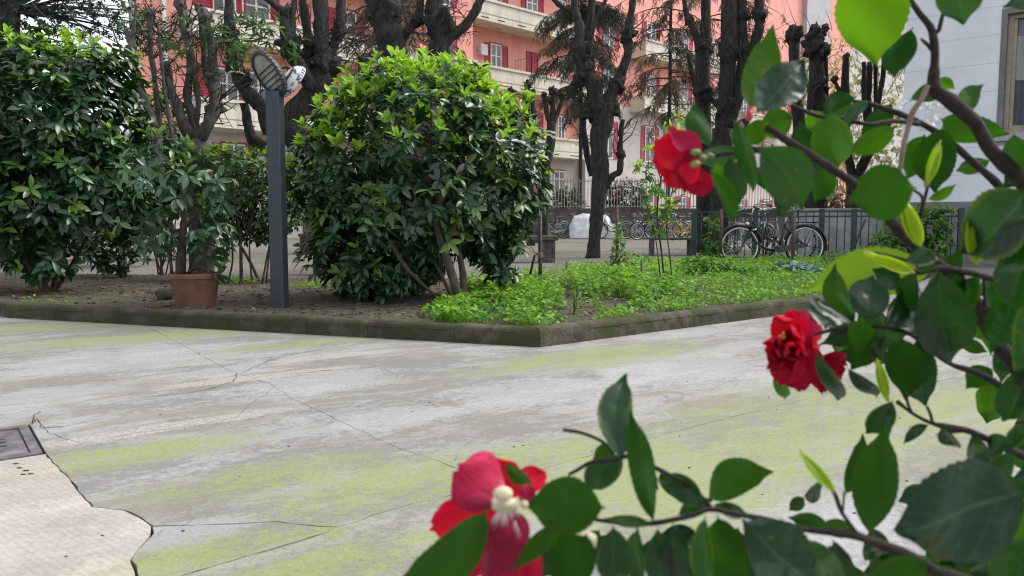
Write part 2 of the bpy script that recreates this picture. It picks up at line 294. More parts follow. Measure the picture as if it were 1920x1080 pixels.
# ------------------------------------------------------------------ objects
def wloc(o):
    v = Vector((0, 0, 0))
    while o: v += o.location; o = o.parent
    return v
def tag(o, label=None, cat=None, group=None, kind=None):
    if label: o['label'] = label
    if cat: o['category'] = cat
    if group: o['group'] = group
    if kind: o['kind'] = kind
    return o
def thing(name, loc, label, cat, group=None):
    o = bpy.data.objects.new(name, None); COL.objects.link(o); o.location = loc; o.empty_display_size = .1
    return tag(o, label, cat, group)
def link(name, me, parent=None, kind=None):
    o = bpy.data.objects.new(name, me); COL.objects.link(o)
    if parent: o.parent = parent
    if kind: o['kind'] = kind
    return o
def meshobj(name, verts, faces, mat, parent=None, smooth=True, kind=None, attrs=None):
    """verts in world space; the object's own origin is its parent's"""
    off = wloc(parent) if parent else Vector((0, 0, 0))
    V = np.array([tuple(v) for v in verts], dtype=np.float64).reshape(-1, 3) - np.array(off)
    me = bpy.data.meshes.new(name); me.from_pydata(V.tolist(), [], faces)
    me.materials.append(M[mat] if isinstance(mat, str) else mat)
    if smooth: me.polygons.foreach_set('use_smooth', [True] * len(me.polygons))
    for k, a in (attrs or {}).items():
        me.attributes.new(k, 'FLOAT', 'POINT').data.foreach_set('value', np.asarray(a, dtype=np.float32))
    me.update(); return link(name, me, parent, kind)

class MB:
    def __init__(s): s.v = []; s.f = []
    def add(s, vs_, fs):
        n = len(s.v); s.v += [Vector(v) for v in vs_]; s.f += [tuple(i + n for i in f) for f in fs]; return s
    def box(s, c, size, rz=0.0, bev=0.0, mtx=None):
        bm = bmesh.new(); bmesh.ops.create_cube(bm, size=1.0)
        bmesh.ops.scale(bm, vec=size, verts=bm.verts)
        if bev: bmesh.ops.bevel(bm, geom=bm.edges[:], offset=bev, segments=1, affect='EDGES', profile=.5)
        m = Matrix.Translation(Vector(c)) @ (mtx.to_4x4() if mtx else Matrix.Rotation(rz, 4, 'Z'))
        bm.verts.ensure_lookup_table()
        s.add([m @ v.co for v in bm.verts], [[v.index for v in f.verts] for f in bm.faces]); bm.free(); return s
    def tube(s, pts, rad, seg=8, amp=0.0, freq=6.0, seed=0.0, res=0, caps=True, closed=False):
        pts = [Vector(p) for p in pts]
        if not isinstance(rad, (list, tuple)): rad = [rad] * len(pts)
        if res and len(pts) > 2:
            P, Q = [], []
            n = len(pts)
            for i in range(n - 1):
                a, b, c, d = pts[max(i - 1, 0)], pts[i], pts[i + 1], pts[min(i + 2, n - 1)]
                for k in range(res):
                    t = k / res
                    P.append(.5 * ((2 * b) + (c - a) * t + (2 * a - 5 * b + 4 * c - d) * t * t + (3 * b - a - 3 * c + d) * t ** 3))
                    Q.append(rad[i] * (1 - t) + rad[i + 1] * t)
            P.append(pts[-1]); Q.append(rad[-1]); pts, rad = P, Q
        n = len(pts); vs_ = []; up = None
        for i, p in enumerate(pts):
            if closed: t = pts[(i + 1) % n] - pts[i - 1]
            else: t = pts[min(i + 1, n - 1)] - pts[max(i - 1, 0)]
            if t.length < 1e-9: t = Vector((0, 0, 1))
            t.normalize()
            if up is None: up = t.orthogonal().normalized()
            up = (up - t * up.dot(t))
            up = up.normalized() if up.length > 1e-6 else t.orthogonal().normalized()
            sd = t.cross(up)
            for k in range(seg):
                a = 2 * math.pi * k / seg; d = up * math.cos(a) + sd * math.sin(a); r = rad[i]
                if amp: r *= 1 + amp * noise.fractal((p + d * r) * freq + Vector((seed, seed * 2, 0)), .9, 2.1, 3)
                vs_.append(p + d * r)
        fs = [(i * seg + k, i * seg + (k + 1) % seg, (i + 1) * seg + (k + 1) % seg, (i + 1) * seg + k) for i in range(n - 1) for k in range(seg)]
        if closed: fs += [((n - 1) * seg + k, (n - 1) * seg + (k + 1) % seg, (k + 1) % seg, k) for k in range(seg)]
        elif caps: fs += [tuple(range(seg - 1, -1, -1)), tuple(range((n - 1) * seg, n * seg))]
        return s.add(vs_, fs)
    def blob(s, c, r, amp=.25, freq=5.0, seed=0.0, sub=2, sq=(1, 1, 1)):
        bm = bmesh.new(); bmesh.ops.create_icosphere(bm, subdivisions=sub, radius=1.0); c = Vector(c); vs_ = []
        for v in bm.verts:
            d = Vector((v.co.x * sq[0], v.co.y * sq[1], v.co.z * sq[2]))
            vs_.append(c + d * r * (1 + amp * noise.fractal(v.co * 1.7 + Vector((seed, c.x * 3 + seed, c.z * 3)), .9, 2.0, 3)))
        s.add(vs_, [[v.index for v in f.verts] for f in bm.faces]); bm.free(); return s
    def lathe(s, c, prof, seg=24):
        c = Vector(c); vs_ = [c + Vector((r * math.cos(2 * math.pi * k / seg), r * math.sin(2 * math.pi * k / seg), z)) for r, z in prof for k in range(seg)]
        n = len(prof)
        return s.add(vs_, [(i * seg + k, i * seg + (k + 1) % seg, (i + 1) * seg + (k + 1) % seg, (i + 1) * seg + k) for i in range(n - 1) for k in range(seg)])
    def build(s, name, mat, parent=None, smooth=True, kind=None):
        return meshobj(name, s.v, s.f, mat, parent, smooth, kind)
def sharp(o, ang=35):
    o.data.set_sharp_from_angle(angle=R(ang)); return o
def boxobj(name, c, size, mat, parent=None, rz=0.0, bev=0.0, mtx=None):
    return MB().box(c, size, rz, bev, mtx).build(name, mat, parent, smooth=False)
def tree_copy(o, parent=None):
    c = o.copy(); COL.objects.link(c)
    if parent: c.parent = parent
    for ch in list(o.children): tree_copy(ch, c)
    return c

# leaf templates ---------------------------------------------------------------------------------
def leaf_template(ns=4, nt=2, w=.34, fold=.22, curl=.18, peak=.85, tip=1.0):
    v, f, ac, al = [], [], [], []
    for i in range(ns + 1):
        s_ = i / ns; pw = max(.05, math.sin(math.pi * s_ ** peak)) ** .8 if 0 < i < ns else .04
        for j in range(nt + 1):
            t = 2 * j / nt - 1
            v.append((t * w * .5 * pw, s_, fold * abs(t) * w * .5 * pw - curl * s_ * s_)); ac.append(t); al.append(s_)
    for i in range(ns):
        for j in range(nt):
            a = i * (nt + 1) + j; f.append((a, a + 1, a + nt + 2, a + nt + 1))
    return np.array(v), f, np.array(ac), np.array(al)
T_LEAF = leaf_template(4, 2, .40, .30, .20, 1.12); T_NARROW = leaf_template(3, 2, .22, .3, .25); T_ROUND = leaf_template(3, 2, .6, .2, .15)
T_NEEDLE = leaf_template(1, 1, .12, 0, 0); T_NEEDLE = (np.array([(-.05, 0, 0), (.05, 0, 0), (.02, 1, -.1), (-.02, 1, -.1)]), [(0, 1, 2, 3)], np.array([-1, 1, 1, -1]), np.array([0, 0, 1, 1]))
T_BLADE = (np.array([(-.03, 0, 0), (.03, 0, 0), (.02, .6, -.08), (-.02, .6, -.08), (0, 1, -.3)]), [(0, 1, 2, 3), (3, 2, 4)], np.array([-1, 1, 1, -1, 0]), np.array([0, 0, .6, .6, 1]))
def frame(origin, axis, normal, L, W=1.0):
    y = Vector(axis).normalized(); z = Vector(normal); z = z - y * z.dot(y)
    z = z.normalized() if z.length > 1e-5 else y.orthogonal().normalized()
    x = y.cross(z)
    return Matrix(((x.x * L * W, y.x * L, z.x * L, origin[0]), (x.y * L * W, y.y * L, z.y * L, origin[1]), (x.z * L * W, y.z * L, z.z * L, origin[2]), (0, 0, 0, 1)))
def leaf_batch(name, tmpl, mats, tints, mat, parent=None, kind='stuff'):
    tv, tf, ac, al = tmpl; N = len(mats); n = len(tv)
    if not N: return None
    A = np.array([[list(r) for r in m] for m in mats])
    off = np.array(wloc(parent)) if parent else 0
    V = (np.einsum('nij,vj->nvi', A[:, :3, :3], tv) + A[:, None, :3, 3]).reshape(-1, 3) - off
    me = bpy.data.meshes.new(name)
    lens = np.array([len(f) for f in tf]); flat = np.concatenate([np.array(f) for f in tf])
    loops = (flat[None, :] + (np.arange(N) * n)[:, None]).ravel()
    ls = np.tile(lens, N); st = np.concatenate([[0], np.cumsum(ls)[:-1]])
    me.vertices.add(N * n); me.vertices.foreach_set('co', V.ravel())
    me.loops.add(len(loops)); me.loops.foreach_set('vertex_index', loops.astype(np.int32))
    me.polygons.add(len(ls)); me.polygons.foreach_set('loop_start', st.astype(np.int32))
    me.polygons.foreach_set('use_smooth', np.ones(len(ls), dtype=bool))
    me.update(calc_edges=True)
    rr = np.random.RandomState(N)
    for k, a in (('tint', np.repeat(np.array(tints), n)), ('rnd', np.repeat(rr.rand(N), n)), ('across', np.tile(ac, N)), ('along', np.tile(al, N))):
        me.attributes.new(k, 'FLOAT', 'POINT').data.foreach_set('value', a.astype(np.float32))
    me.materials.append(M[mat]); me.validate()
    return link(name, me, parent, kind)
_lm = {}
def leaf_single(tmpl, key, tint, mat):
    k = (key, round(tint * 4), mat)
    if k not in _lm:
        tv, tf, ac, al = tmpl; me = bpy.data.meshes.new('leaf'); me.from_pydata(tv.tolist(), [], tf)
        me.polygons.foreach_set('use_smooth', [True] * len(me.polygons)); me.materials.append(M[mat])
        for nme, a in (('tint', np.full(len(tv), round(tint * 4) / 4)), ('rnd', np.zeros(len(tv))), ('across', ac), ('along', al)):
            me.attributes.new(nme, 'FLOAT', 'POINT').data.foreach_set('value', a.astype(np.float32))
        _lm[k] = me
    return _lm[k]
def leaf_objects(tmpl, key, items, mat, parent):
    off = Matrix.Translation(-wloc(parent))
    for m, t in items:
        o = link('leaf', leaf_single(tmpl, key, t, mat), parent); o.matrix_basis = off @ m

def rv(a=1.0):
    return Vector((rng.uniform(-a, a), rng.uniform(-a, a), rng.uniform(-a, a)))
def rosette(c, axis, k, L, spread, tint, out, W=1.0, droop=0.0):
    a = Vector(axis).normalized(); u = a.orthogonal().normalized(); w = a.cross(u); ph = rng.uniform(0, 6.28)
    for i in range(k):
        t = ph + 2 * math.pi * i / k + rng.uniform(-.3, .3); e = spread * rng.uniform(.7, 1.25)
        d = a * math.cos(e) + (u * math.cos(t) + w * math.sin(t)) * math.sin(e) + Vector((0, 0, -droop * rng.uniform(.3, 1.8))) + rv(.24)
        nrm = a * math.sin(e) - (u * math.cos(t) + w * math.sin(t)) * math.cos(e) + Vector((0, 0, .35)) + rv(.45)
        out.append((frame(c + a * rng.uniform(-.02, .02), d, nrm, L * rng.uniform(.7, 1.15), W), tint))
def foliage(root, blobs, n, L, tmpl, key, mat, k=(5, 8), newp=.3, newz=.0, singles=300, shell=.8, spread=1.15, W=1.0, droop=.1, amp=.14, front=True, newspread=.55, newL=.8):
    """leafy shell of overlapping lobes (centre, radii); the leaves seen largest become parts, the rest one mass"""
    items = []; wts = [b[1][0] * b[1][2] for b in blobs]; cents = []
    for _ in range(n):
        c, r = rng.choices(blobs, wts)[0]
        d = rv().normalized(); q = 1 + amp * noise.noise(d * 2.6 + c) * 2
        inner = rng.random() > shell
        q *= rng.uniform(.35, .8) if inner else rng.uniform(.82, 1.03)
        p = c + Vector((d.x * r[0], d.y * r[1], d.z * r[2])) * q
        if p.z < .12: continue
        if any(b is not None and b[0] is not c and ((p - b[0]).x / b[1][0]) ** 2 + ((p - b[0]).y / b[1][1]) ** 2 + ((p - b[0]).z / b[1][2]) ** 2 < .45 for b in blobs): continue
        isnew = (not inner) and d.z > newz and rng.random() < newp * min(1.3, .25 + 1.1 * d.z)
        ax = d * .75 + Vector((0, 0, .7)) + rv(.35)
        tl = rng.uniform(.75, 1.0) if isnew else (rng.choice([0, 0, 0, .08, .2]))
        tmp = []
        rosette(p, ax, rng.randint(*k), L * (newL if isnew else 1), newspread if isnew else spread, tl, tmp, W, 0 if isnew else droop)
        vis = (not inner) and d.y < .25
        items += [(m, t, vis, p) for m, t in tmp]; cents.append((p, inner))
    if singles:
        items.sort(key=lambda i: (not i[2], (i[3] - CP).length + rng.uniform(0, .8) + (0 if 0 < topx(i[3])[0] < 1920 and 0 < topx(i[3])[1] < 1080 else 5)))
        leaf_objects(tmpl, key, [(m, t) for m, t, _, _ in items[:singles]], mat, root)
    leaf_batch('foliage', tmpl, [i[0] for i in items[singles:]], [i[1] for i in items[singles:]], mat, root)
    return cents
def inner_branches(root, base, cents, n, r0, mat='bark_thin', name='branches'):
    b = MB(); base = Vector(base)
    for i in range(n):
        p, _ = rng.choice(cents); mid = base.lerp(p, .5) + rv(.08) + Vector((0, 0, .1))
        b.tube([base + rv(.05), base.lerp(mid, .55) + rv(.04), mid, p], [r0 * rng.uniform(.6, 1), r0 * .7, r0 * .45, r0 * .15], 6, .15, 10, i, res=3)
    return b.build(name, mat, root)
# ------------------------------------------------------------------ setting: yard, kerb, bed, court
K = [Vector((-7.5, 9.3, 0)), gnd(18, 596), gnd(1012, 651), Vector((3.33, 7.53, 0)), Vector((6.9, 12.6, 0))]
BACK = [Vector((-10, 11.5, 0)), Vector((-6.2, 10.6, 0)), Vector((.2, 10.4, 0)), Vector((5.6, 13.9, 0)), Vector((7.4, 14.0, 0))]
def kerb_dist(x, y):
    p = Vector((x, y, 0)); best = 9
    for a, b in zip(K[:-1], K[1:]):
        ab = b - a; t = max(0, min(1, (p - a).dot(ab) / ab.length_squared)); best = min(best, (p - (a + ab * t)).length)
    return best
def bed_z(x, y):
    d = kerb_dist(x, y)
    return .104 - .066 * sm(1.0, 4.6, d) + .016 * noise.fractal(Vector((x * 1.6, y * 1.6, 0)), 1, 2, 4) * sm(0, .3, d)
def on_bed(px, py):
    z = .08
    for _ in range(4): p = gnd(px, py, z); z = bed_z(p.x, p.y)
    return Vector((p.x, p.y, z))

g = MB().add([(-300, -60, -.07), (300, -60, -.07), (300, 420, -.07), (-300, 420, -.07)], [(0, 1, 2, 3)]).build('ground', 'ground', smooth=False); g['kind'] = 'structure'
def poly_slab(name, pts, z0, z1, mat, parent=None):
    n = len(pts); v = [Vector((p.x, p.y, z1)) for p in pts] + [Vector((p.x, p.y, z0)) for p in pts]
    area = sum(pts[i].x * pts[(i + 1) % n].y - pts[(i + 1) % n].x * pts[i].y for i in range(n))
    f = [tuple(range(n)) if area > 0 else tuple(range(n - 1, -1, -1))]
    f += [(i, i + n, (i + 1) % n + n, (i + 1) % n) for i in range(n)]
    return meshobj(name, v, f, mat, parent, False)
court = poly_slab('courtyard_ground', [Vector((-90, 90, 0)), Vector((-90, 11.5, 0))] + [p.copy() - Vector((0, .5, 0)) for p in BACK] + [Vector((90, 13.5, 0)), Vector((90, 90, 0))], -.05, .03, 'gravel'); court['kind'] = 'structure'

# bed sheet between the kerb and its back line
def resample(P, n):
    L = [0]
    for a, b in zip(P[:-1], P[1:]): L.append(L[-1] + (b - a).length)
    out = []
    for i in range(n):
        t = L[-1] * i / (n - 1); k = 0
        while k < len(P) - 2 and t > L[k + 1]: k += 1
        out.append(P[k].lerp(P[k + 1], (t - L[k]) / (L[k + 1] - L[k])))
    return out
def pair_resample(A, B, per):
    a, b = [], []
    for i in range(len(A) - 1):
        for k in range(per): a.append(A[i].lerp(A[i + 1], k / per)); b.append(B[i].lerp(B[i + 1], k / per))
    return a + [A[-1]], b + [B[-1]]
ka, kb = pair_resample(K, BACK, 34)
NV = 60; vs_ = []; fs = []
for i in range(len(ka)):
    for j in range(NV + 1):
        t = j / NV; p = ka[i].lerp(kb[i], t)
        vs_.append((p.x, p.y, bed_z(p.x, p.y) if j else .085))
for i in range(len(ka) - 1):
    for j in range(NV):
        a = i * (NV + 1) + j; fs.append((a, a + NV + 1, a + NV + 2, a + 1))
bed = meshobj('planting_bed_soil', vs_, [f[::-1] for f in fs], 'soil'); bed['kind'] = 'structure'

# kerb of stones with open joints
kerb = bpy.data.objects.new('kerb', None); COL.objects.link(kerb); kerb['kind'] = 'structure'
def kerb_run(a, b, n, first=0.0, wid=.15):
    ax = (b - a).normalized(); nrm = Vector((-ax.y, ax.x, 0)); L = (b - a).length
    cuts = [0.0]
    for i in range(1, n): cuts.append(L * i / n + rng.uniform(-.1, .1))
    cuts.append(L)
    for c0, c1 in zip(cuts[:-1], cuts[1:]):
        c0 += .0014; c1 -= .0014; ns = max(4, int((c1 - c0) / .07)); v = []; f = []
        prof = [(-.004, -.03), (0, .05), (.004, .098), (.022, .118), (.07, .121), (wid - .02, .116), (wid, .10), (wid, -.03)]
        for i in range(ns + 1):
            s_ = c0 + (c1 - c0) * i / ns
            for d, z in prof:
                p = a + ax * s_ + nrm * d
                w = .007 * noise.fractal(Vector((p.x * 5, p.y * 5, z * 9)), 1, 2, 4) + .006 * noise.noise(Vector((p.x * 1.5, p.y * 1.5, 3)))
                v.append((p.x - nrm.x * w, p.y - nrm.y * w, z + (w if z > 0 else 0)))
        m = len(prof)
        for i in range(ns):
            for j in range(m - 1): q = i * m + j; f.append((q, q + 1, q + m + 1, q + m))
        f.append(tuple(range(m))); f.append(tuple(range(ns * m + m - 1, ns * m - 1, -1)))
        o = meshobj('kerb_stone', v, f, 'kerb', kerb); sharp(o, 50)
kerb_run(K[0], K[1], 4); kerb_run(K[1], K[2], 8); kerb_run(K[2], K[3], 5); kerb_run(K[3], K[4], 6)

# concrete pavement in broken slabs, open cracks between
pav = bpy.data.objects.new('concrete_pavement', None); COL.objects.link(pav); pav['kind'] = 'structure'
def G(*pp): return [gnd(*p) for p in pp]
M1, M2 = gnd(55, 796), gnd(86, 851)
mdir = (M2 - M1); mperp = Vector((mdir.y, -mdir.x, 0)) * 1.0
if mperp.x > 0: mperp = -mperp
ML1, ML2 = M1 + mperp, M2 + mperp
def crack(pts, gap, amp=.012, step=.035, seed=0):
    out = []
    for a, b in zip(pts[:-1], pts[1:]):
        n = max(1, int((b - a).length / step)); nr = Vector((-(b - a).y, (b - a).x, 0)).normalized()
        for i in range(n):
            t = i / n; p = a.lerp(b, t)
            if i: p = p + nr * amp * noise.fractal(Vector((p.x * 9 + seed, p.y * 9, seed)), .8, 2.2, 4)
            out.append(p)
    out.append(pts[-1])
    return [(p, gap * max(.12, 1 + 1.5 * noise.noise(p * 16 + Vector((seed, 0, 0))))) for p in out]
far = lambda x, y: (Vector((x, y, 0)), 0.0)
cC1a = crack([M2] + G((107, 873), (150, 925), (173, 950), (235, 957), (263, 970), (285, 987)), .0027, .010, seed=1)
cC1b = crack(G((285, 987), (285, 1000), (255, 1035), (245, 1050), (258, 1085)) + [Vector((-.55, .9, 0)), Vector((-.5, -1.5, 0))], .0026, .010, seed=2)
cB = crack(G((285, 987), (400, 983), (520, 978), (580, 985), (632, 988)), .0026, .008, seed=3)
cC = crack(G((632, 988), (700, 965), (770, 945), (840, 930), (1000, 884), (1300, 800), (1640, 716), (1960, 640)) + [Vector((16, 12.5, 0))], .0012, .012, seed=4)
cD = crack(G((632, 988), (560, 1015), (440, 1050), (330, 1082)) + [Vector((-.45, 1.2, 0)), Vector((-.4, -1.5, 0))], .0022, .010, seed=5)
cE = crack(G((515, 725), (545, 746), (640, 790), (700, 820), (765, 846), (862, 880), (1000, 884)), .0011, .010, seed=6)
cF = crack(G((515, 725), (478, 708), (446, 700), (420, 690), (380, 668), (330, 640), (262, 606)), .0012, .014, seed=7)
cG = crack([M1] + G((66, 782), (90, 812), (150, 830), (250, 812), (320, 804), (380, 796), (440, 783), (470, 757), (515, 725)), .0016, .012, seed=8)
KI = [k - Vector((0, 0, 0)) for k in K]
def shift(p, d): return (p + Vector((0, d, 0)), 0.0)
kerbL = [shift(cF[-1][0], .03)] + [(KI[1], 0.0), (KI[0], 0.0)]
kerbR = [shift(cF[-1][0], .03)] + [(KI[2], 0.0), (KI[3], 0.0), (KI[4], 0.0)]
rev = lambda c: c[::-1]
H = [(ML1, 0.003), far(-16, ML1.y - (16 + ML1.x) * .72)]
slabs = [
 ('slab_beige', [far(-16, -8), far(-.5, -8)] + rev(cC1b) + rev(cC1a)[1:] + [(ML2, .002)] + H),
 ('slab', rev(H) + [(M1, .003)] + cG[1:] + cF[1:] + kerbL[1:] + [far(-16, 9.4)]),
]
# slab between the cracks on the green-stained middle
iC = min(range(len(cC)), key=lambda i: (cC[i][0] - gnd(1000, 884)).length)
slabs.append(('slab', cC1a + cB[1:] + cC[1:iC + 1] + rev(cE)[1:] + rev(cG)[1:]))
slabs.append(('slab', rev(cC1b) + cB[1:] + cD[1:]))
slabs.append(('slab', rev(cD) + cC[1:] + [far(16, -8), far(-.35, -8)]))
slabs.append(('slab', rev(kerbR)[:-1] + rev(cF)[1:] + cE[1:] + cC[iC + 1:] + [far(16, 14.0), far(7.6, 13.6)]))
def slab_obj(mat, loop):
    pts = [p for p, _ in loop]; n = len(pts)
    area = sum(pts[i].x * pts[(i + 1) % n].y - pts[(i + 1) % n].x * pts[i].y for i in range(n))
    sgn = 1 if area > 0 else -1; out = []
    for i in range(n):
        t = pts[(i + 1) % n] - pts[i - 1]
        if t.length < 1e-6: t = Vector((1, 0, 0))
        t.normalize(); nr = Vector((-t.y, t.x, 0)) * sgn
        out.append(pts[i] + nr * (loop[i][1] * (1 + .9 * abs(noise.noise(pts[i] * 38 + Vector((sgn * 3 + len(loop), 0, 0)))))))
    return poly_slab('slab', out, -.06, 0.0, mat, pav)
for mat, loop in slabs: slab_obj(mat, loop)
# hairline cracks that do not cut the slab through
def ribbon(name, pts, w, mat, parent, z=.0015):
    v, f = [], []
    for i, p in enumerate(pts):
        t = (pts[min(i + 1, len(pts) - 1)] - pts[max(i - 1, 0)]).normalized(); nr = Vector((-t.y, t.x, 0)) * w * (.35 + .9 * abs(noise.noise(p * 17)))
        v += [p - nr + Vector((0, 0, z)), p + nr + Vector((0, 0, z))]
    for i in range(len(pts) - 1): f.append((i * 2, i * 2 + 2, i * 2 + 3, i * 2 + 1))
    return meshobj(name, v, f, mat, parent, False)
for i, c in enumerate([G((446, 700), (438, 716), (405, 726), (355, 737), (290, 744)), G((450, 700), (480, 688), (500, 678), (530, 668), (610, 655)),
                       G((540, 702), (580, 699), (626, 694)), G((0, 605), (60, 606), (148, 600)), G((60, 797), (64, 782), (76, 772)),
                       G((75, 798), (92, 802), (118, 800)), G((1740, 720), (1790, 708), (1830, 712))]):
    ribbon('hairline_crack', [p for p, _ in crack(c, 0, .02, .03, 20 + i)], .0035, 'black', pav)
# crumbs and bits on the pavement
mb = MB()
for _ in range(75):
    p = gnd(rng.uniform(100, 1800), 660 + 400 * rng.random() ** 1.4); r = rng.uniform(.0015, .0045)
    mb.blob((p.x, p.y, r * .3), r, .4, 3, rng.random() * 50, 1, (1.3, 1, .5))
mb.build('pavement_crumbs', 'ground', kind='stuff')
mb = MB()
for px, py in [(37, 878), (50, 883), (30, 870), (58, 889), (44, 890)]:
    p = gnd(px, py); mb.blob((p.x, p.y, .002), .007, .5, 3, px, 1, (1.8, .6, .25))
mb.build('dark_dirt_specks', 'ground', kind='stuff')

# drain cover
cen = (M1 + M2 + ML1 + ML2) / 4; e1 = mdir.normalized(); e2 = mperp.normalized(); side = mdir.length
rotm = Matrix((e1, e2 if e1.cross(e2).z > 0 else -e2, Vector((0, 0, 1)))).transposed()
dc = thing('drain_cover', cen, 'square cast iron drain cover with three slots, set in the concrete', 'drain cover')
def lb(mb, x, y, sx, sy, z, sz):
    return mb.box(cen + rotm @ Vector((x, y, z)), (sx, sy, sz), mtx=rotm)
mb = MB(); h = side / 2 - .008
for sx in (-1, 1): lb(mb, sx * (h - .016), 0, .032, 2 * h, -.012, .03)
for sy in (-1, 1): lb(mb, 0, sy * (h - .016), 2 * h - .066, .032, -.012, .03)
mb.build('frame', 'iron', dc, False)
mb = MB(); q = 2 * h - .070
xs = [-q / 2, -.085, -.065, -.03, -.01, .025, .045, q / 2]
for i in range(0, 7):
    x0, x1 = xs[i], xs[i + 1]
    if i in (1, 3, 5):
        for y0, y1 in ((-q / 2, -.15), (.15, q / 2)): lb(mb, (x0 + x1) / 2, (y0 + y1) / 2, x1 - x0, y1 - y0, -.016, .026)
    else: lb(mb, (x0 + x1) / 2, 0, x1 - x0, q, -.016, .026)
mb.build('plate', 'iron', dc, False)
lb(MB(), 0, 0, q, q, -.052, .004).build('pit', 'black', dc, False)

# ------------------------------------------------------------------ apartment building (runs back to the right)
FO = at(888, 400, 41.0); FO.z = 0; FE = Vector((.7071, .7071, 0)); FN = Vector((.7071, -.7071, 0))
FR = Matrix((FE, -FN, Vector((0, 0, 1)))).transposed()
def fs_(px, d=0.0):
    k = (px - 960) / FPX; return (k * (FO.y + FN.y * d) - (FO.x + FN.x * d)) / (.7071 * (1 - k))
def fz(px, py, d=0.0):
    s_ = fs_(px, d); return at(px, py, FO.y + .7071 * s_ + FN.y * d).z
def fp(s_, d, z): return FO + FE * s_ + FN * d + Vector((0, 0, z))
def fbox(mb, s0, s1, d0, d1, z0, z1):
    return mb.box(fp((s0 + s1) / 2, (d0 + d1) / 2, (z0 + z1) / 2), (s1 - s0, d1 - d0, z1 - z0), mtx=FR)
bld = thing('apartment_building', fp(10, -2, 0), 'long salmon pink apartment block with beige balconies and crimson shutters', 'building')
SL, SR_, STEP, MID = fs_(286), 46.0, 0.0, 9.6
PT = [2.15, 5.45, 8.75, 12.05, 15.35]     # parapet tops (floor line about one metre lower)
m = MB(); fbox(m, SL, SL + 4.5, -1.4, -.9, 4.35, 30); fbox(m, SL + 4.5, -3.4, -9, -.9, 4.35, 30); m.build('wall', 'pink', bld, False)
m = MB(); fbox(m, SL, SL + 4.5, -1.4, -.9, 0, 4.35); fbox(m, SL + 4.5, -3.4, -9, -.9, 0, 4.35); m.build('base_wall', 'palewall', bld, False)
fbox(MB(), -3.4, STEP, -9, 0, 0, 30).build('bay_wall', 'pink', bld, False)
fbox(MB(), STEP, MID, -9, -1.25, 4.35, 30).build('wall', 'pink', bld, False)
fbox(MB(), STEP, MID, -9, -1.25, 0, 4.35).build('base_wall', 'palewall', bld, False)
fbox(MB(), MID, 37.6, -9, -.6, 7.95, 30).build('wall', 'pink', bld, False)
fbox(MB(), MID, 37.6, -9, -.6, 0, 7.95).build('base_wall', 'palewall', bld, False)
fbox(MB(), 37.6, 42.0, -9, -.2, 0, 30).build('stair_tower', 'greyplaster', bld, False)
fbox(MB(), 42.0, 47.5, -9, -.6, 0, 30).build('wall', 'pink', bld, False)
fbox(MB(), 47.5, 95, -9, -.6, 0, 30).build('end_wall', 'palewall', bld, False)
fbox(MB(), SL - .3, 95, -1.6, .6, 30.0, 30.5).build('roof', 'beige', bld, False)
fbox(MB(), SL - .12, SL, -1.0, -.6, 0, 30).build('drain_pipe', 'greyplaster', bld, False)
fbox(MB(), SL + 1.0, SL + 1.14, -.9, -.76, 3, 30).build('drain_pipe', 'white', bld, False)
def balcony(s0, s1, dwall, dfront, zt):
    m = MB(); fbox(m, s0, s1, dfront - .14, dfront, zt - .86, zt - .12)
    for e in (s0, s1 - .14): fbox(m, e, e + .14, dwall + .003, dfront - .142, zt - .86, zt - .12)
    p = m.build('balcony', 'beige', bld, False)
    fbox(MB(), s0 - .05, s1 + .05, dfront - .24, dfront + .07, zt - .12, zt).build('coping', 'beige', p, False)
    fbox(MB(), s0, s1, dfront + .001, dfront + .03, zt - .74, zt - .46).build('panel', 'beige', p, False)
    fbox(MB(), s0 - .03, s1 + .03, dwall + .003, dfront + .05, zt - 1.10, zt - .862).build('floor_slab', 'beige', p, False)
    m = MB(); x = s0 + .5
    while x < s1 - .9:
        w = rng.uniform(.5, .8); fbox(m, x, x + w, dfront + .048, dfront + .053, zt - .98, zt - .93); x += w + rng.uniform(.5, 1.1)
    m.build('drip_slot', 'black', p, False)
for zt in PT[1:]:
    balcony(STEP + .05, MID - .3, -1.25, 0, zt)
    balcony(SL + 1.6, -3.5, -.9, .5, zt)
balcony(14, 24, -.6, .5, 8.75); balcony(14, 24, -.6, .5, 12.05); balcony(26.5, 34, -.6, .5, 8.75); balcony(26.5, 34, -.6, .5, 12.05)
m = MB(); fbox(m, -3.4, STEP, .002, .25, 7.4, 8.62); m.build('bay_parapet', 'greyplaster', bld, False)
fbox(MB(), -3.45, STEP + .04, .002, .34, 8.62, 8.80).build('coping', 'beige', bld, False)
def shutter(s0, s1, d, z0, z1, par, ang=0):
    n = max(4, int((z1 - z0) / .12)); v = MB(); dw = d + .045
    fbox(v, s0, s0 + .05, d, dw, z0, z1); fbox(v, s1 - .05, s1, d, dw, z0, z1)
    fbox(v, s0 + .051, s1 - .051, d, dw, z1 - .06, z1); fbox(v, s0 + .051, s1 - .051, d, dw, z0, z0 + .06)
    for i in range(n):
        z = z0 + .07 + (z1 - z0 - .16) * i / n
        a, b = fp(s0 + .05, d + .012, z), fp(s1 - .05, d + .012, z); hh = (z1 - z0 - .16) / n
        up = Vector((0, 0, hh * .92)); o = FN * .022
        v.add([a + o, b + o, b + up, a + up], [(0, 1, 2, 3)])
    return v.build('shutter', 'shutter', par, False)
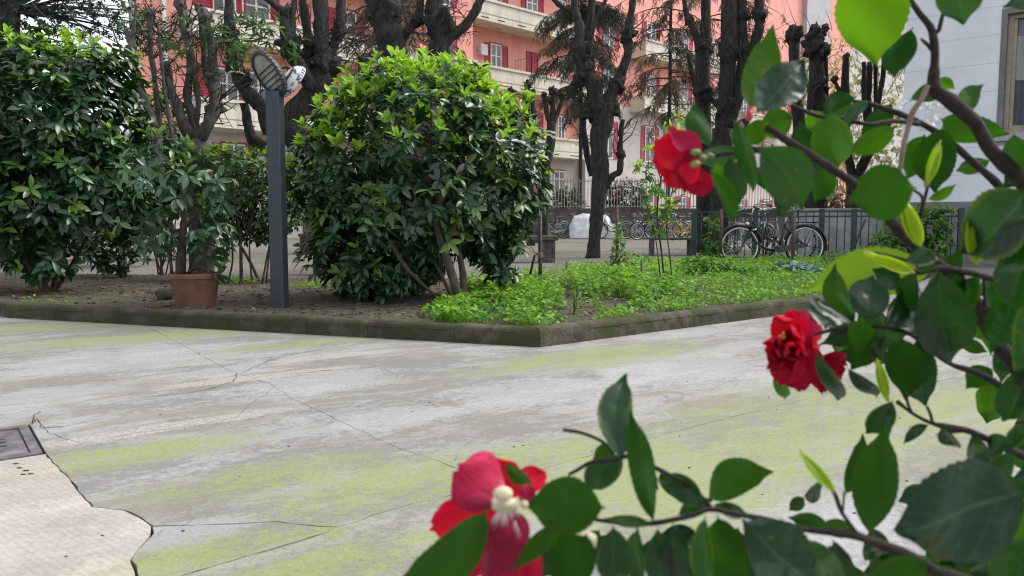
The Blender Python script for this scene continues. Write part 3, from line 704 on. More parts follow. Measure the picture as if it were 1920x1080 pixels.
def window(s0, s1, d, z0, z1, sh=(.42, .42), curtain=True):
    fr = MB(); t = .07
    fbox(fr, s0, s0 + t, d, d + .035, z0, z1); fbox(fr, s1 - t, s1, d, d + .035, z0, z1)
    fbox(fr, s0 + t, s1 - t, d, d + .035, z1 - t, z1); fbox(fr, s0 + t, s1 - t, d, d + .035, z0, z0 + t)
    fbox(fr, (s0 + s1) / 2 - .045, (s0 + s1) / 2 + .045, d, d + .04, z0 + t, z1 - t)
    fbox(fr, s0 + t, s1 - t, d, d + .03, z0 + (z1 - z0) * .72, z0 + (z1 - z0) * .72 + .06)
    w = fr.build('window', 'white', bld, False)
    fbox(MB(), s0 + t * .5, s1 - t * .5, d + .002, d + .014, z0 + t * .5, z1 - t * .5).build('pane', 'pane', w, False)
    fbox(MB(), s0 - .08, s1 + .08, d + .003, d + .012, z1 + .001, z1 + .08).build('lintel', 'shutter', w, False)
    if sh[0]: shutter(s0 - sh[0], s0 - .01, d + .003, z0, z1, w)
    if sh[1]: shutter(s1 + .01, s1 + sh[1], d + .003, z0, z1, w)
dw = -1.25
for zt in PT[1:4]:
    b = zt - .86; t = b + 2.35
    window(fs_(920, dw), fs_(940, dw), dw + .003, b, t, (.42, .5))
    if zt == 8.75:
        shutter(fs_(986, dw), fs_(993.5, dw), dw + .02, b, t, bld); shutter(fs_(995, dw), fs_(1007, dw), dw + .02, b, t, bld)
    else: window(fs_(986, dw), fs_(1006, dw), dw + .003, b, t, (.42, .5))
    window(fs_(1044, dw), fs_(1057, dw), dw + .003, b, t, (0, 0))
for s0, pr in ((fs_(1012, dw), 1), (fs_(1037, dw), 0)):
    window(s0, s0 + .95, dw + .003, 1.9, 3.7, (.4 * pr, .0))
mbx = MB(); fbox(mbx, fs_(897, dw), fs_(908.5, dw), dw + .003, dw + .3, fz(897, 103, dw), fz(897, 83, dw)); mbx.build('meter_box', 'meter', bld, False)
# wrought screen on the balcony
m = MB(); z0 = 7.9
for i in range(9):
    s_ = fs_(966, -.6) + i * .22; m.tube([fp(s_, -.6, z0), fp(s_, -.6, z0 + 1.55 + .06 * i)], .014, 4)
m.tube([fp(fs_(966, -.6), -.6, z0 + 1.5), fp(fs_(966, -.6) + 1.76, -.6, z0 + 2.0)], .016, 4)
m.build('balcony_screen', 'fencedark', bld, False)
# left part
for zt in PT[1:4]:
    b = zt - .86
    s0 = fs_(412, -.9); window(s0, s0 + 1.0, -.897, b, b + 2.3, (.0, .42))
    s0 = fs_(466, -.9); window(s0, s0 + 1.25, -.897, b, b + 2.3, (0, .42))
    s0 = fs_(640, -.9); window(s0, s0 + 1.0, -.897, b, b + 2.3, (.45, .45))
    s0 = fs_(394, -.9); shutter(s0 - .35, s0 + .4, -.86, b + .02, b + 2.3, bld)
    window(-2.5, -1.5, .003, b, b + 2.3, (.42, .42))
s0 = fs_(422, -.9); window(s0, s0 + 1.0, -.897, 2.0, 3.9, (.42, .42))
# far part
for zt in PT[:4]:
    b = zt - .86 if zt > 3 else .6
    for s0 in (11.2, 15.6, 19.5, 23.4, 27.6, 31.6): window(s0, s0 + 1.05, -.597, b, b + (2.3 if zt > 3 else 1.8), (.45, .45))
    shutter(35.6, 36.15, -.59, b, b + 2.3, bld)

# ------------------------------------------------------------------ cool white building on the right
RD = Vector((-.763, .646, 0)); RN = Vector((-.646, -.763, 0))     # along the wall (away), outward
RO = at(1880, 413, 14.0); RO.z = 0
RM = Matrix((RD, -RN, Vector((0, 0, 1)))).transposed()
if RM.determinant() < 0: RM = Matrix((RD, RN, Vector((0, 0, 1)))).transposed()
def rs(px, d=0.0):
    k = (px - 960) / FPX; return (k * (RO.y + RN.y * d) - (RO.x + RN.x * d)) / (RD.x - k * RD.y)
def rz_(px, py): s_ = rs(px); return at(px, py, RO.y + RD.y * s_).z
def rp(s_, d, z): return RO + RD * s_ + RN * d + Vector((0, 0, z))
def rbox(mb, s0, s1, d0, d1, z0, z1):
    return mb.box(rp((s0 + s1) / 2, (d0 + d1) / 2, (z0 + z1) / 2), (abs(s1 - s0), abs(d1 - d0), z1 - z0), mtx=RM)
wb = thing('white_building', rp(-2, -2, 0), 'cool white painted building with fine coursing and a tan framed window', 'building')
sE = rs(1682); w0, w1 = rs(1928), rs(1856); wz0, wz1 = rz_(1880, 250), rz_(1880, 14); zp = rz_(1800, 378)
rv_, g_ = -.16, .0
# coursed wall: thick courses with hairline joints, split round the window opening
zc = zp
k = 0; ch = .48
while zc < 7.5:
    z1 = zc + ch - .006
    if z1 < wz0 or zc > wz1: segs = [(-9, sE)]
    else: segs = [(-9, w0), (w1, sE)]
    m = MB()
    for a, b in segs: rbox(m, a, b, -.3, .0, zc, min(z1, 7.5))
    m.build('course', 'bluewall', wb, False); zc += ch; k += 1
m = MB(); rbox(m, -9, w0, -.4, -.004, zp, 7.5); rbox(m, w1, sE, -.4, -.004, zp, 7.5); rbox(m, w0, w1, -.4, -.004, zp, wz0); rbox(m, w0, w1, -.4, -.004, wz1, 7.5)
m.build('joint_bed', 'greyplaster', wb, False)
rbox(MB(), -9, sE, -9, -.42, 0, 7.5).build('body', 'black', wb, False)
rbox(MB(), -9, sE + .02, -.3, .06, 0, zp - .003).build('plinth', 'plinth', wb, False)
rbox(MB(), -9.3, sE + .3, -9.3, .4, 7.5, 7.8).build('roof', 'sillstone', wb, False)
fr = MB(); T = .07
for a, b, c, d_, da, db in ((w0, w0 + .09, wz0, wz1, -.30, .012), (w1 - .09, w1, wz0, wz1, -.30, .012), (w0 + .09, w1 - .09, wz1 - .09, wz1, -.30, .012)): rbox(fr, a, b, da, db, c, d_)
win = fr.build('window', 'reveal', wb, False)
f2 = MB(); a0, a1, b0, b1 = w0 + .092, w1 - .092, wz0 + .01, wz1 - .092
rbox(f2, a1 - .07, a1, -.26, -.10, b0, b1); rbox(f2, a0, a0 + .07, -.26, -.10, b0, b1); rbox(f2, a0 + .07, a1 - .07, -.26, -.10, b1 - .07, b1); rbox(f2, a0 + .07, a1 - .07, -.26, -.10, b0, b0 + .07)
c = a1 - .07 - .36
rbox(f2, c - .10, c, -.25, -.08, b0 + .071, b1 - .071)
rbox(f2, c, a1 - .071, -.24, -.13, b0 + .071, b0 + .13); rbox(f2, a1 - .13, a1 - .071, -.24, -.13, b0 + .131, b1 - .071)
f2.build('frame', 'tan', win, False)
rbox(MB(), a0 + .07, a1 - .07, -.21, -.19, b0 + .07, b1 - .07).build('pane', 'pane', win, False)
rbox(MB(), a0 + .07, a1 - .07, -.187, -.183, b0 + (b1 - b0) * .45, b0 + (b1 - b0) * .82).build('roller_blind', 'curtain', win, False)
m = MB()
for i in range(12): rbox(m, a0 + .08 + i * .055, a0 + .125 + i * .055, -.188 - .002 * (i % 2), -.183, b0 + .08, b0 + (b1 - b0) * .445)
m.build('net_curtain', 'drape_dark', win, False)
rbox(MB(), w0 - .1, w1 + .12, -.28, .10, wz0 - .13, wz0 - .003).build('sill', 'sillstone', win, False)

# ------------------------------------------------------------------ low walls and fences
FY = 35.0
wl = thing('low_boundary_wall', at(1300, 450, FY + .2), 'low stained boundary wall under the cream picket railing', 'wall')
boxobj('wall', (at(980, 420, FY).x + 4, FY + .2, .62), (44, .3, 1.26), 'lowwall', wl)
boxobj('coping', (at(980, 420, FY).x + 4, FY + .2, 1.285), (44.2, .38, .06), 'lowwall', wl)
pf = thing('picket_railing', at(1300, 394, FY), 'long cream metal picket railing on the low wall before the pink building', 'railing')
pm = MB().box((0, 0, 0), (.035, .02, 1.28)).build('picket', 'picket', pf, False); pm.location = (0, 0, 0)
xs = []; x = at(395, 413, FY).x
while x < at(1640, 413, FY).x:
    p = topx((x, FY, 2))[0]
    if not 600 < p < 985: xs.append(x)
    x += .128
off = wloc(pf)
pm.data.transform(Matrix.Translation(off))
for i, x in enumerate(xs):
    o = pm if i == 0 else pm.copy()
    if i: COL.objects.link(o)
    o.location = Vector((x, FY, 1.315 + .64 + .02)) - off
for z in (1.40, 2.50): boxobj('rail', ((xs[0] + xs[-1]) / 2, FY + .024, z), (xs[-1] - xs[0], .022, .04), 'picket', pf)
gw = thing('grey_low_wall', at(1650, 490, 16.6), 'pale grey rendered low wall behind the green fence', 'wall')
a, b = at(1500, 413, 16.8), at(1740, 413, 15.6)
boxobj('wall', ((a.x + b.x) / 2, (a.y + b.y) / 2, .5), ((b - a).length, .22, 1.0), 'greywall', gw, math.atan2(b.y - a.y, b.x - a.x))
boxobj('coping', ((a.x + b.x) / 2, (a.y + b.y) / 2, 1.022), ((b - a).length, .3, .045), 'greywall', gw, math.atan2(b.y - a.y, b.x - a.x))
# green fence
A, B = at(1300, 490, 14.6), at(1797, 500, 13.4); A.z = B.z = 0
gf = thing('green_fence', (A + B) / 2, 'dark green steel bar fence along the back of the bed', 'fence')
ax = (B - A).normalized(); L = (B - A).length; rz = math.atan2(ax.y, ax.x); off = wloc(gf)
zt, zm, zb = .95, .865, .13
for z in (zt, zm, zb): boxobj('rail', (A + B) / 2 + Vector((0, 0, z)), (L, .03, .03), 'fencegreen', gf, rz)
for t in (0, .245, .5, .62, 1.0):
    p = A + ax * L * t; boxobj('post', p + Vector((0, 0, .5)) - Vector((-ax.y, ax.x, 0)) * .03, (.09, .06, 1.0), 'fencegreen', gf, rz, .006)
n = int(L / .128)
bar = None
for i in range(1, n):
    p = A + ax * L * i / n
    if bar is None:
        bar = MB().tube([Vector((0, 0, .06)) + off, Vector((0, 0, zt - .017)) + off], .009, 6).build('bar', 'fencegreen', gf); o = bar
    else: o = bar.copy(); COL.objects.link(o)
    o.location = p + Vector((-ax.y, ax.x, 0)) * .026 - off

# ------------------------------------------------------------------ garden lamp post
lb0 = on_bed(525, 576); LY = lb0.y
lp = thing('lamp_post', lb0, 'square slate blue lamp post with two round tilted floodlights on top', 'lamp post')
zt = at(525, 172, LY).z; wid = 30.5 / FPX * LY * .98
MB().box((lb0.x, lb0.y, (zt + lb0.z - .1) / 2), (wid * .85, wid * .85, zt - lb0.z + .1), R(-8), .004).build('post', 'pole', lp, False)
boxobj('base_plate', (lb0.x, lb0.y, lb0.z + .006), (wid * .95, wid * .95, .02), 'lamp_dark', lp, R(-8), .003)
def rot_to(zax, yhint):
    z = Vector(zax).normalized(); y = Vector(yhint); y = (y - z * y.dot(z)).normalized(); return Matrix((y.cross(z), y, z)).transposed()
def lamp_head(c, face, up, rx, ry, name_mat, lens=True):
    q = rot_to(face, up); v = MB(); prof = [(.0, -.075), (.45, -.07), (.75, -.055), (.93, -.03), (1.0, 0), (1.0, .022), (.93, .03), (.86, .03), (.85, .018)]
    seg = 40; vs_ = []
    for r, z in prof:
        for k in range(seg):
            a = 2 * math.pi * k / seg; vs_.append(c + q @ Vector((rx * r * math.cos(a), ry * r * math.sin(a), z)))
    v.add(vs_, [(i * seg + k, i * seg + (k + 1) % seg, (i + 1) * seg + (k + 1) % seg, (i + 1) * seg + k) for i in range(len(prof) - 1) for k in range(seg)])
    hd = v.build('lamp_head', name_mat, lp); sharp(hd, 40)
    # ribbed rim
    v = MB()
    for k in range(26):
        a = math.pi * (k / 25) * 1.5 - 1.9
        v.box(c + q @ Vector((rx * 1.0 * math.cos(a), ry * 1.0 * math.sin(a), .008)), (.012, .010, .03), mtx=q @ Matrix.Rotation(a, 3, 'Z'))
    v.build('rim_rib', name_mat, hd, False)
    v = MB(); vs_ = [c + q @ Vector((0, 0, .026))]
    for r, z in ((.45, .024), (.86, .014)):
        for k in range(seg):
            a = 2 * math.pi * k / seg; vs_.append(c + q @ Vector((rx * r * math.cos(a), ry * r * math.sin(a), z)))
    v.add(vs_, [(0, 1 + k, 1 + (k + 1) % seg) for k in range(seg)] + [(1 + k, 1 + seg + k, 1 + seg + (k + 1) % seg, 1 + (k + 1) % seg) for k in range(seg)])
    v.build('lens', 'lamp_glass', hd)
    for i in range(5):
        yy = -.66 + .21 * i; hw = math.sqrt(max(0, .86 ** 2 - yy * yy)) * rx - .004
        MB().box(c + q @ Vector((0, yy * ry, .030)), (2 * hw, .007, .012), mtx=q).build('louvre', 'lamp_dark', hd, False)
    return hd
k = LY / FPX
lamp_head(at(505, 138, LY - .02), Vector((-.42, -1, -.38)), Vector((-.50, .1, 1)), .026 * LY / 6.4 * 4.6 * .95, .041 * LY / 6.4 * 4.6 * 1.02, 'lamp_dark')
c2 = at(549, 152, LY + .08)
hd = lamp_head(c2, Vector((.72, .55, -.55)), Vector((.40, -.2, 1)), .105, .135, 'lamp_cap')
m = MB(); q = rot_to(Vector((-.72, -.55, .55)), Vector((.40, -.2, 1)))
for r0 in (.62,):
    pts = [c2 + q @ Vector((.100 * r0 * math.cos(a) + .012, .135 * r0 * 1.15 * math.sin(a), .066)) for a in [math.pi * (-.42 + .84 * i / 14) for i in range(15)]]
    m.tube(pts, .008, 6)
m.build('gasket', 'lamp_dark', hd)
MB().tube([at(520, 172, LY), at(535, 160, LY + .03), at(549, 156, LY + .05)], [.035, .03, .03], 8).build('bracket', 'lamp_dark', lp)
# ------------------------------------------------------------------ trees: traced limbs with thickness
def limb_pts(Y, pts):
    out, rad = [], []
    for p in pts:
        px, py, w = p[:3]; y = Y + (p[3] if len(p) > 3 else 0)
        q = at(px, py, y) if py is not None else Vector((at(px, 440, y).x, y, -.05))
        out.append(q); rad.append(w * .5 / FPX * y)
    return out, rad
def tree(name, label, cat, Y, trunk, limbs, burls=(), mat='bark', group=None, amp=.28, twigs=None):
    P, Rr = limb_pts(Y, trunk); root = thing(name, (P[0].x, P[0].y, 0), label, cat, group)
    MB().tube(P, Rr, 14, amp * .6, 5.5, P[0].x, res=5).build('trunk', mat, root)
    for i, l in enumerate(limbs):
        p, r = limb_pts(Y, l); MB().tube(p, r, 10, amp * 1.2, 8, i + P[0].x, res=6).build('limb', mat, root)
    for i, b in enumerate(burls):
        y = Y + (b[3] if len(b) > 3 else 0); MB().blob(at(b[0], b[1], y), b[2] * .5 / FPX * y, .75, 3, i + 1.7, 3, (1, 1, 1.15)).build('burl', mat, root)
    if twigs:
        m = MB()
        for t in twigs: p, r = limb_pts(Y, t); m.tube(p, r, 5, .1, 10, 1, res=4)
        m.build('twigs', 'bark_thin', root)
    return root
gp = 'pollarded trees in the courtyard'
tA = tree('pollarded_shrub', 'grey multi stemmed pollarded shrub behind the potted plant, with long bare whips', 'shrub', 9.6,
  [(376, None, 46), (374, 330, 42), (368, 262, 38)],
  [[(364, 268, 24), (342, 228, 20, -.1), (330, 194, 19, -.1), (317, 155, 16, -.1), (314, 118, 13)],
   [(368, 262, 22), (361, 222, 18), (351, 178, 14), (358, 111, 13), (344, 50, 13), (337, 3, 15)],
   [(372, 262, 26), (389, 238, 22, -.1), (403, 195, 22, -.1), (400, 150, 20), (397, 92, 17), (389, 50, 15), (384, 30, 18)],
   [(386, 150, 12, .1), (381, 75, 11, .1), (375, 15, 13, .1)], [(364, 240, 14), (372, 200, 10), (366, 150, 9), (371, 120, 7)],
   [(300, 340, 17, -.5), (292, 253, 16, -.5), (274, 195, 15, -.5), (258, 147, 13, -.5), (251, 111, 12, -.5), (246, 86, 13, -.5), (235, 52, 6, -.5)],
   [(247, 88, 9, -.5), (252, 42, 6, -.5), (256, 8, 4, -.5)], [(300, 250, 11), (289, 139, 10), (282, 97, 9), (281, 36, 10), (279, 22, 13)],
   [(326, 270, 8, -.4), (312, 190, 7, -.4), (304, 130, 6, -.4), (296, 40, 4, -.4)]],
  [(338, 8, 20), (386, 32, 24), (399, 150, 26), (402, 205, 30), (281, 26, 17), (247, 88, 16, -.5), (375, 16, 16, .1)], 'bark_grey', None, .3,
  [[(265, 170, 5, -.5), (225, 122, 4, -.6), (170, 85, 3, -.7), (90, 35, 2, -.8), (60, 5, 1.5, -.8)], [(262, 160, 5, -.5), (215, 112, 3.5, -.6), (160, 60, 2, -.7), (120, 10, 1.5, -.7)],
   [(250, 140, 4, -.5), (225, 90, 3, -.5), (205, 40, 2, -.5), (190, 0, 1.5, -.5)], [(268, 182, 5, -.5), (232, 150, 4, -.6), (180, 120, 2.5, -.6), (120, 70, 2, -.7)],
   [(404, 190, 4), (440, 160, 3), (470, 130, 2)], [(404, 195, 4), (430, 175, 3), (480, 150, 2)], [(397, 100, 4), (420, 78, 3), (450, 60, 2)], [(345, 60, 4), (362, 35, 3), (380, 20, 2)],
   [(246, 80, 3, -.5), (262, 50, 2.5, -.5), (300, 10, 2, -.5)], [(337, 20, 3), (325, 60, 3), (300, 100, 2)]])
it = []
for _ in range(80):
    px, py = rng.choice([(330, 60), (385, 70), (400, 100), (345, 90), (300, 60), (430, 60), (460, 95), (390, 150), (425, 110), (300, 170), (255, 40), (275, 15), (240, 30)])
    c = at(px + rng.uniform(-26, 26), py + rng.uniform(-30, 30), 9.5 + rng.uniform(-.4, .3))
    rosette(c, rv() + Vector((0, 0, .3)), rng.randint(3, 6), .13, 1.0, rng.choice([0, 0, .2, .4]), it, 1, .2)
leaf_objects(T_NARROW, 'narrow', it[:150], 'leaf_airy', tA); leaf_batch('foliage', T_NARROW, [i[0] for i in it[150:]], [i[1] for i in it[150:]], 'leaf_airy', tA)

tB = tree('pollarded_tree', 'knobbly dark pollarded tree with many limbs right behind the lamp post', 'tree', 11.2,
  [(622, None, 66), (606, 330, 60), (570, 268, 56), (540, 236, 54)],
  [[(528, 238, 50), (570, 197, 48), (597, 162, 45), (606, 117, 36), (603, 65, 29), (600, -30, 26)],
   [(516, 246, 40), (497, 210, 32), (480, 188, 27), (458, 168, 24), (449, 145, 24), (440, 117, 23), (434, 78, 18), (431, 52, 22), (429, 13, 15), (431, -30, 12)],
   [(588, 168, 30, -.1), (562, 128, 27, -.2), (549, 106, 29, -.2), (546, 86, 33, -.2), (538, 50, 24, -.2), (535, 26, 18, -.2), (514, 8, 14, -.3), (488, -14, 11, -.3)],
   [(590, 160, 26, .1), (571, 117, 24, .1), (581, 86, 23, .1), (574, 47, 16, .1), (566, -30, 13, .1)],
   [(547, 82, 16, -.2), (548, 39, 12, -.2), (556, -30, 10, -.2)], [(608, 132, 22, .1), (629, 76, 16, .1), (638, 50, 19, .1), (640, -30, 14, .1)],
   [(508, 285, 26, .2), (474, 262, 21, .2), (464, 228, 17, .2), (458, 194, 15, .2)], [(500, 250, 14, .1), (488, 215, 11, .1), (486, 180, 10, .1)]],
  [(543, 84, 38, -.2), (584, 88, 27, .1), (432, 60, 27), (437, 82, 24), (440, 120, 28), (612, 125, 44), (636, 56, 24, .1), (460, 150, 22), (448, 135, 24), (536, 25, 22, -.2)], 'bark', gp, .28)
it = []
for _ in range(45):
    px, py = rng.choice([(470, 45), (500, 60), (520, 105), (540, 95), (455, 95), (500, 30), (440, 90)])
    rosette(at(px + rng.uniform(-24, 24), py + rng.uniform(-24, 24), 11 + rng.uniform(-.5, .3)), rv() + Vector((0, 0, .4)), rng.randint(3, 5), .17, .9, rng.choice([0, .1, .4, .5]), it, 1, .2)
leaf_objects(T_NARROW, 'narrow', it, 'leaf_airy', tB)

tC = tree('pollarded_tree', 'massive twin trunk dark pollarded tree directly behind the round bush', 'tree', 12.4,
  [(778, None, 92), (778, 260, 86), (776, 172, 84)],
  [[(770, 180, 62), (746, 125, 53), (734, 83, 54), (726, 42, 51), (724, -30, 46)], [(790, 176, 50), (814, 122, 36), (826, 78, 37), (822, 47, 43), (814, 17, 31), (821, -30, 29)],
   [(832, 82, 24), (845, 69, 21), (863, 56, 19), (887, 28, 17), (906, -12, 15)], [(748, 92, 20), (758, 66, 16), (773, 50, 16), (783, 36, 17), (787, 15, 13), (791, -30, 12)],
   [(716, 60, 16), (702, 40, 14), (694, 22, 9)]],
  [(783, 38, 21), (824, 46, 50), (706, 30, 26), (722, 15, 56), (838, 40, 22)], 'bark', gp, .22)

tD = tree('pollarded_tree', 'gnarled pollarded tree standing free on the gravel between the two benches', 'tree', 16.2,
  [(1111, None, 26), (1111, 484, 26), (1115, 452, 23), (1119, 400, 25), (1124, 330, 29), (1124, 262, 34), (1129, 228, 42), (1128, 196, 50)],
  [[(1120, 205, 34), (1111, 160, 28), (1097, 133, 24), (1084, 100, 23), (1086, 50, 17), (1078, 17, 14), (1076, -30, 12)], [(1082, 26, 9), (1067, 20, 9), (1050, 10, 9), (1036, -4, 9)],
   [(1100, 140, 18, .2), (1097, 93, 15, .2), (1107, 43, 13, .2), (1111, -30, 12, .2)], [(1136, 205, 34), (1152, 162, 22), (1167, 133, 18), (1177, 100, 17), (1178, 63, 18), (1183, 27, 13), (1192, -30, 11)],
   [(1104, 100, 9, -.1), (1113, 50, 8, -.1), (1126, 20, 7, -.1), (1146, -20, 6, -.1)], [(1136, 352, 12), (1146, 333, 13), (1162, 319, 13), (1163, 293, 11), (1164, 253, 10), (1168, 224, 9)],
   [(1110, 330, 12, .4), (1105, 310, 13, .4), (1096, 262, 13, .4), (1091, 204, 12, .4)], [(1126, 395, 10, .3), (1134, 350, 13, .3), (1135, 310, 14, .3), (1128, 262, 16, .2)],
   [(1128, 205, 14, -.2), (1124, 176, 12, -.2), (1128, 150, 10, -.2)]],
  [(1178, 64, 26), (1090, 98, 30), (1097, 133, 32), (1086, 150, 20), (1160, 160, 26), (1104, 205, 28), (1122, 222, 34), (1152, 205, 22), (1164, 292, 16)], 'bark', gp, .3,
  [[(1084, 70, 3), (1066, 60, 2), (1050, 40, 1.5)], [(1178, 60, 3), (1205, 40, 2), (1225, 10, 1.5)], [(1096, 110, 3), (1110, 80, 2), (1118, 40, 1)], [(1165, 250, 3), (1180, 228, 2), (1200, 215, 1)],
   [(1164, 270, 3), (1185, 250, 2), (1195, 225, 1.5)], [(1165, 300, 3), (1150, 280, 2), (1152, 250, 1)]])
tE = tree('pollarded_tree', 'slim dark pollarded tree, left one of the pair behind the red side view flower', 'tree', 19.0,
  [(1322, None, 30), (1320, 330, 29), (1317, 183, 28), (1317, 90, 26)],
  [[(1317, 110, 24), (1323, 67, 20), (1322, -30, 17)], [(1314, 100, 20), (1308, 73, 14), (1293, 40, 12), (1284, 10, 9), (1282, -30, 8)], [(1318, 200, 14, .3), (1300, 150, 9, .3), (1290, 100, 7, .3)]],
  [(1318, 85, 30), (1320, 175, 32), (1292, 38, 16)], 'bark', gp, .22)
tE2 = tree('pollarded_tree', 'three limbed dark pollarded tree, right one of the pair behind the red side view flower', 'tree', 18.2,
  [(1348, None, 36), (1350, 340, 35), (1356, 242, 40)],
  [[(1354, 250, 32), (1360, 183, 29), (1367, 93, 30), (1369, 0, 26), (1366, -30, 26)], [(1364, 235, 26), (1386, 175, 21), (1393, 100, 20), (1390, 33, 17), (1394, -30, 15)],
   [(1391, 130, 18), (1404, 104, 18), (1420, 67, 18), (1424, 33, 17), (1422, -30, 16)], [(1372, 60, 14, .2), (1380, 20, 12, .2), (1384, -30, 11, .2)], [(1362, 262, 20), (1390, 232, 14), (1402, 225, 10)]],
  [(1368, 95, 36), (1392, 100, 26), (1424, 28, 24), (1391, 30, 22), (1360, 200, 36)], 'bark', gp, .25)
tF = tree('pollarded_tree', 'stout pollarded tree cut to a craggy black head, left of the white building', 'tree', 19.5,
  [(1533, None, 36), (1533, 330, 34), (1532, 205, 36), (1531, 155, 28), (1531, 118, 25), (1529, 92, 30), (1529, 66, 24)],
  [[(1540, 215, 18), (1547, 190, 10), (1548, 133, 9), (1546, 88, 10)], [(1535, 72, 14), (1541, 62, 12), (1547, 52, 11)], [(1522, 75, 12), (1516, 70, 10), (1514, 68, 8)], [(1524, 205, 10, -.2), (1528, 172, 7, -.2), (1538, 160, 6, -.2)]],
  [(1529, 92, 38), (1530, 66, 28), (1547, 88, 12), (1547, 53, 12), (1516, 98, 13), (1533, 165, 32)], 'bark', gp, .2)
tG = tree('pollarded_tree', 'narrower black headed pollarded tree seen between leaves under the crimson shutter', 'tree', 20.5,
  [(1505, None, 26), (1500, 250, 24), (1493, 190, 22), (1489, 110, 19), (1489, 62, 22)], [[(1492, 75, 10), (1500, 66, 8), (1503, 60, 7)], [(1485, 70, 9), (1478, 64, 8), (1476, 58, 7)]],
  [(1489, 66, 28), (1484, 56, 14), (1501, 64, 11)], 'bark', gp, .2)
tH = tree('pollarded_tree', 'slender several stemmed pollarded tree just left of the white building corner', 'tree', 22.0,
  [(1600, None, 28), (1600, 390, 26), (1602, 330, 28)],
  [[(1604, 335, 20), (1622, 300, 17), (1636, 272, 15), (1645, 200, 10), (1655, 145, 9), (1659, 98, 9)], [(1600, 335, 18), (1590, 290, 15), (1587, 230, 12), (1587, 150, 9), (1588, 104, 8)], [(1588, 240, 9), (1580, 180, 8), (1584, 108, 7)],
   [(1580, 190, 8), (1574, 172, 7), (1564, 150, 7)], [(1634, 275, 10, .2), (1628, 200, 11, .2), (1631, 116, 10, .2)], [(1628, 260, 8), (1620, 190, 8), (1620, 116, 8)], [(1640, 260, 8, .2), (1642, 190, 7, .2), (1641, 118, 7, .2)]],
  [(1657, 100, 13), (1564, 149, 11), (1660, 108, 9), (1588, 106, 10)], 'bark', gp, .2)
for i, (lab, tr, lm, bu) in enumerate([
  ('single bare pollard stump showing over the right shoulder of the round bush', [(962, None, 13), (960, 260, 11), (959, 172, 9)], [], [(959, 171, 13)]),
  ('two stemmed bare pollard stump before the first floor window', [(996, None, 16), (994, 300, 14), (992, 262, 13)], [[(992, 270, 11), (989, 215, 10), (990, 155, 10)], [(996, 275, 11), (1000, 225, 9), (998, 174, 9)]], [(990, 158, 13), (998, 174, 11), (1002, 215, 11)]),
  ('three armed bare pollard stump like a fork left of the gnarled tree', [(1020, None, 15), (1024, 320, 15), (1032, 275, 17), (1034, 228, 17)], [[(1032, 235, 12), (1024, 205, 9), (1020, 178, 8)], [(1035, 235, 12), (1037, 200, 9), (1036, 168, 10)], [(1037, 232, 11), (1047, 208, 8), (1056, 180, 9)]], [(1020, 178, 11), (1036, 170, 14), (1056, 178, 12), (1033, 190, 10)])]):
    tree('pollard_stump', lab, 'tree', 23.5 + i * .6, tr, lm, bu, 'bark', 'small bare pollards near the building', .25)

def wild_twigs(root, Y, spots_, n, L, seed):
    rr = random.Random(seed); m = MB()
    for _ in range(n):
        px, py, r = rr.choice(spots_); p = at(px + rr.uniform(-r, r), py + rr.uniform(-r, r), Y + rr.uniform(-.5, .5)); d = Vector((rr.uniform(-1, 1), rr.uniform(-.6, .6), rr.uniform(-.5, 1))).normalized() * L * rr.uniform(.4, 1)
        q = p + d; m.tube([p, p.lerp(q, .5) + Vector((rr.uniform(-.06, .06), 0, rr.uniform(-.04, .08))) * L * 2, q], [.009, .006, .003], 4, res=2)
        for k in range(2):
            b0_ = p.lerp(q, rr.uniform(.3, .9)); m.tube([b0_, b0_ + Vector((rr.uniform(-1, 1), rr.uniform(-.5, .5), rr.uniform(-.6, .8))) * L * .3], [.005, .002], 4)
    m.build('twigs', 'bark', root, kind='stuff')
wild_twigs(tA, 9.6, [(340, 60, 30), (390, 60, 30), (300, 90, 40), (420, 110, 30), (330, 160, 40), (270, 60, 30), (400, 200, 20)], 150, .45, 1)
wild_twigs(tB, 11.2, [(440, 80, 25), (540, 60, 30), (600, 60, 40), (640, 60, 25), (470, 180, 25), (580, 100, 30), (640, 110, 30)], 120, .5, 2)
wild_twigs(tC, 12.4, [(700, 60, 40), (780, 60, 30), (850, 40, 30), (690, 110, 30)], 80, .6, 3)
wild_twigs(tD, 16.2, [(1090, 90, 30), (1178, 70, 25), (1120, 180, 30), (1164, 260, 15), (1140, 100, 30), (1095, 260, 15)], 110, .6, 4)
wild_twigs(tE2, 18.2, [(1360, 150, 30), (1395, 100, 30), (1330, 120, 40), (1300, 80, 30), (1420, 60, 20), (1350, 230, 30), (1390, 200, 25)], 150, .7, 5)
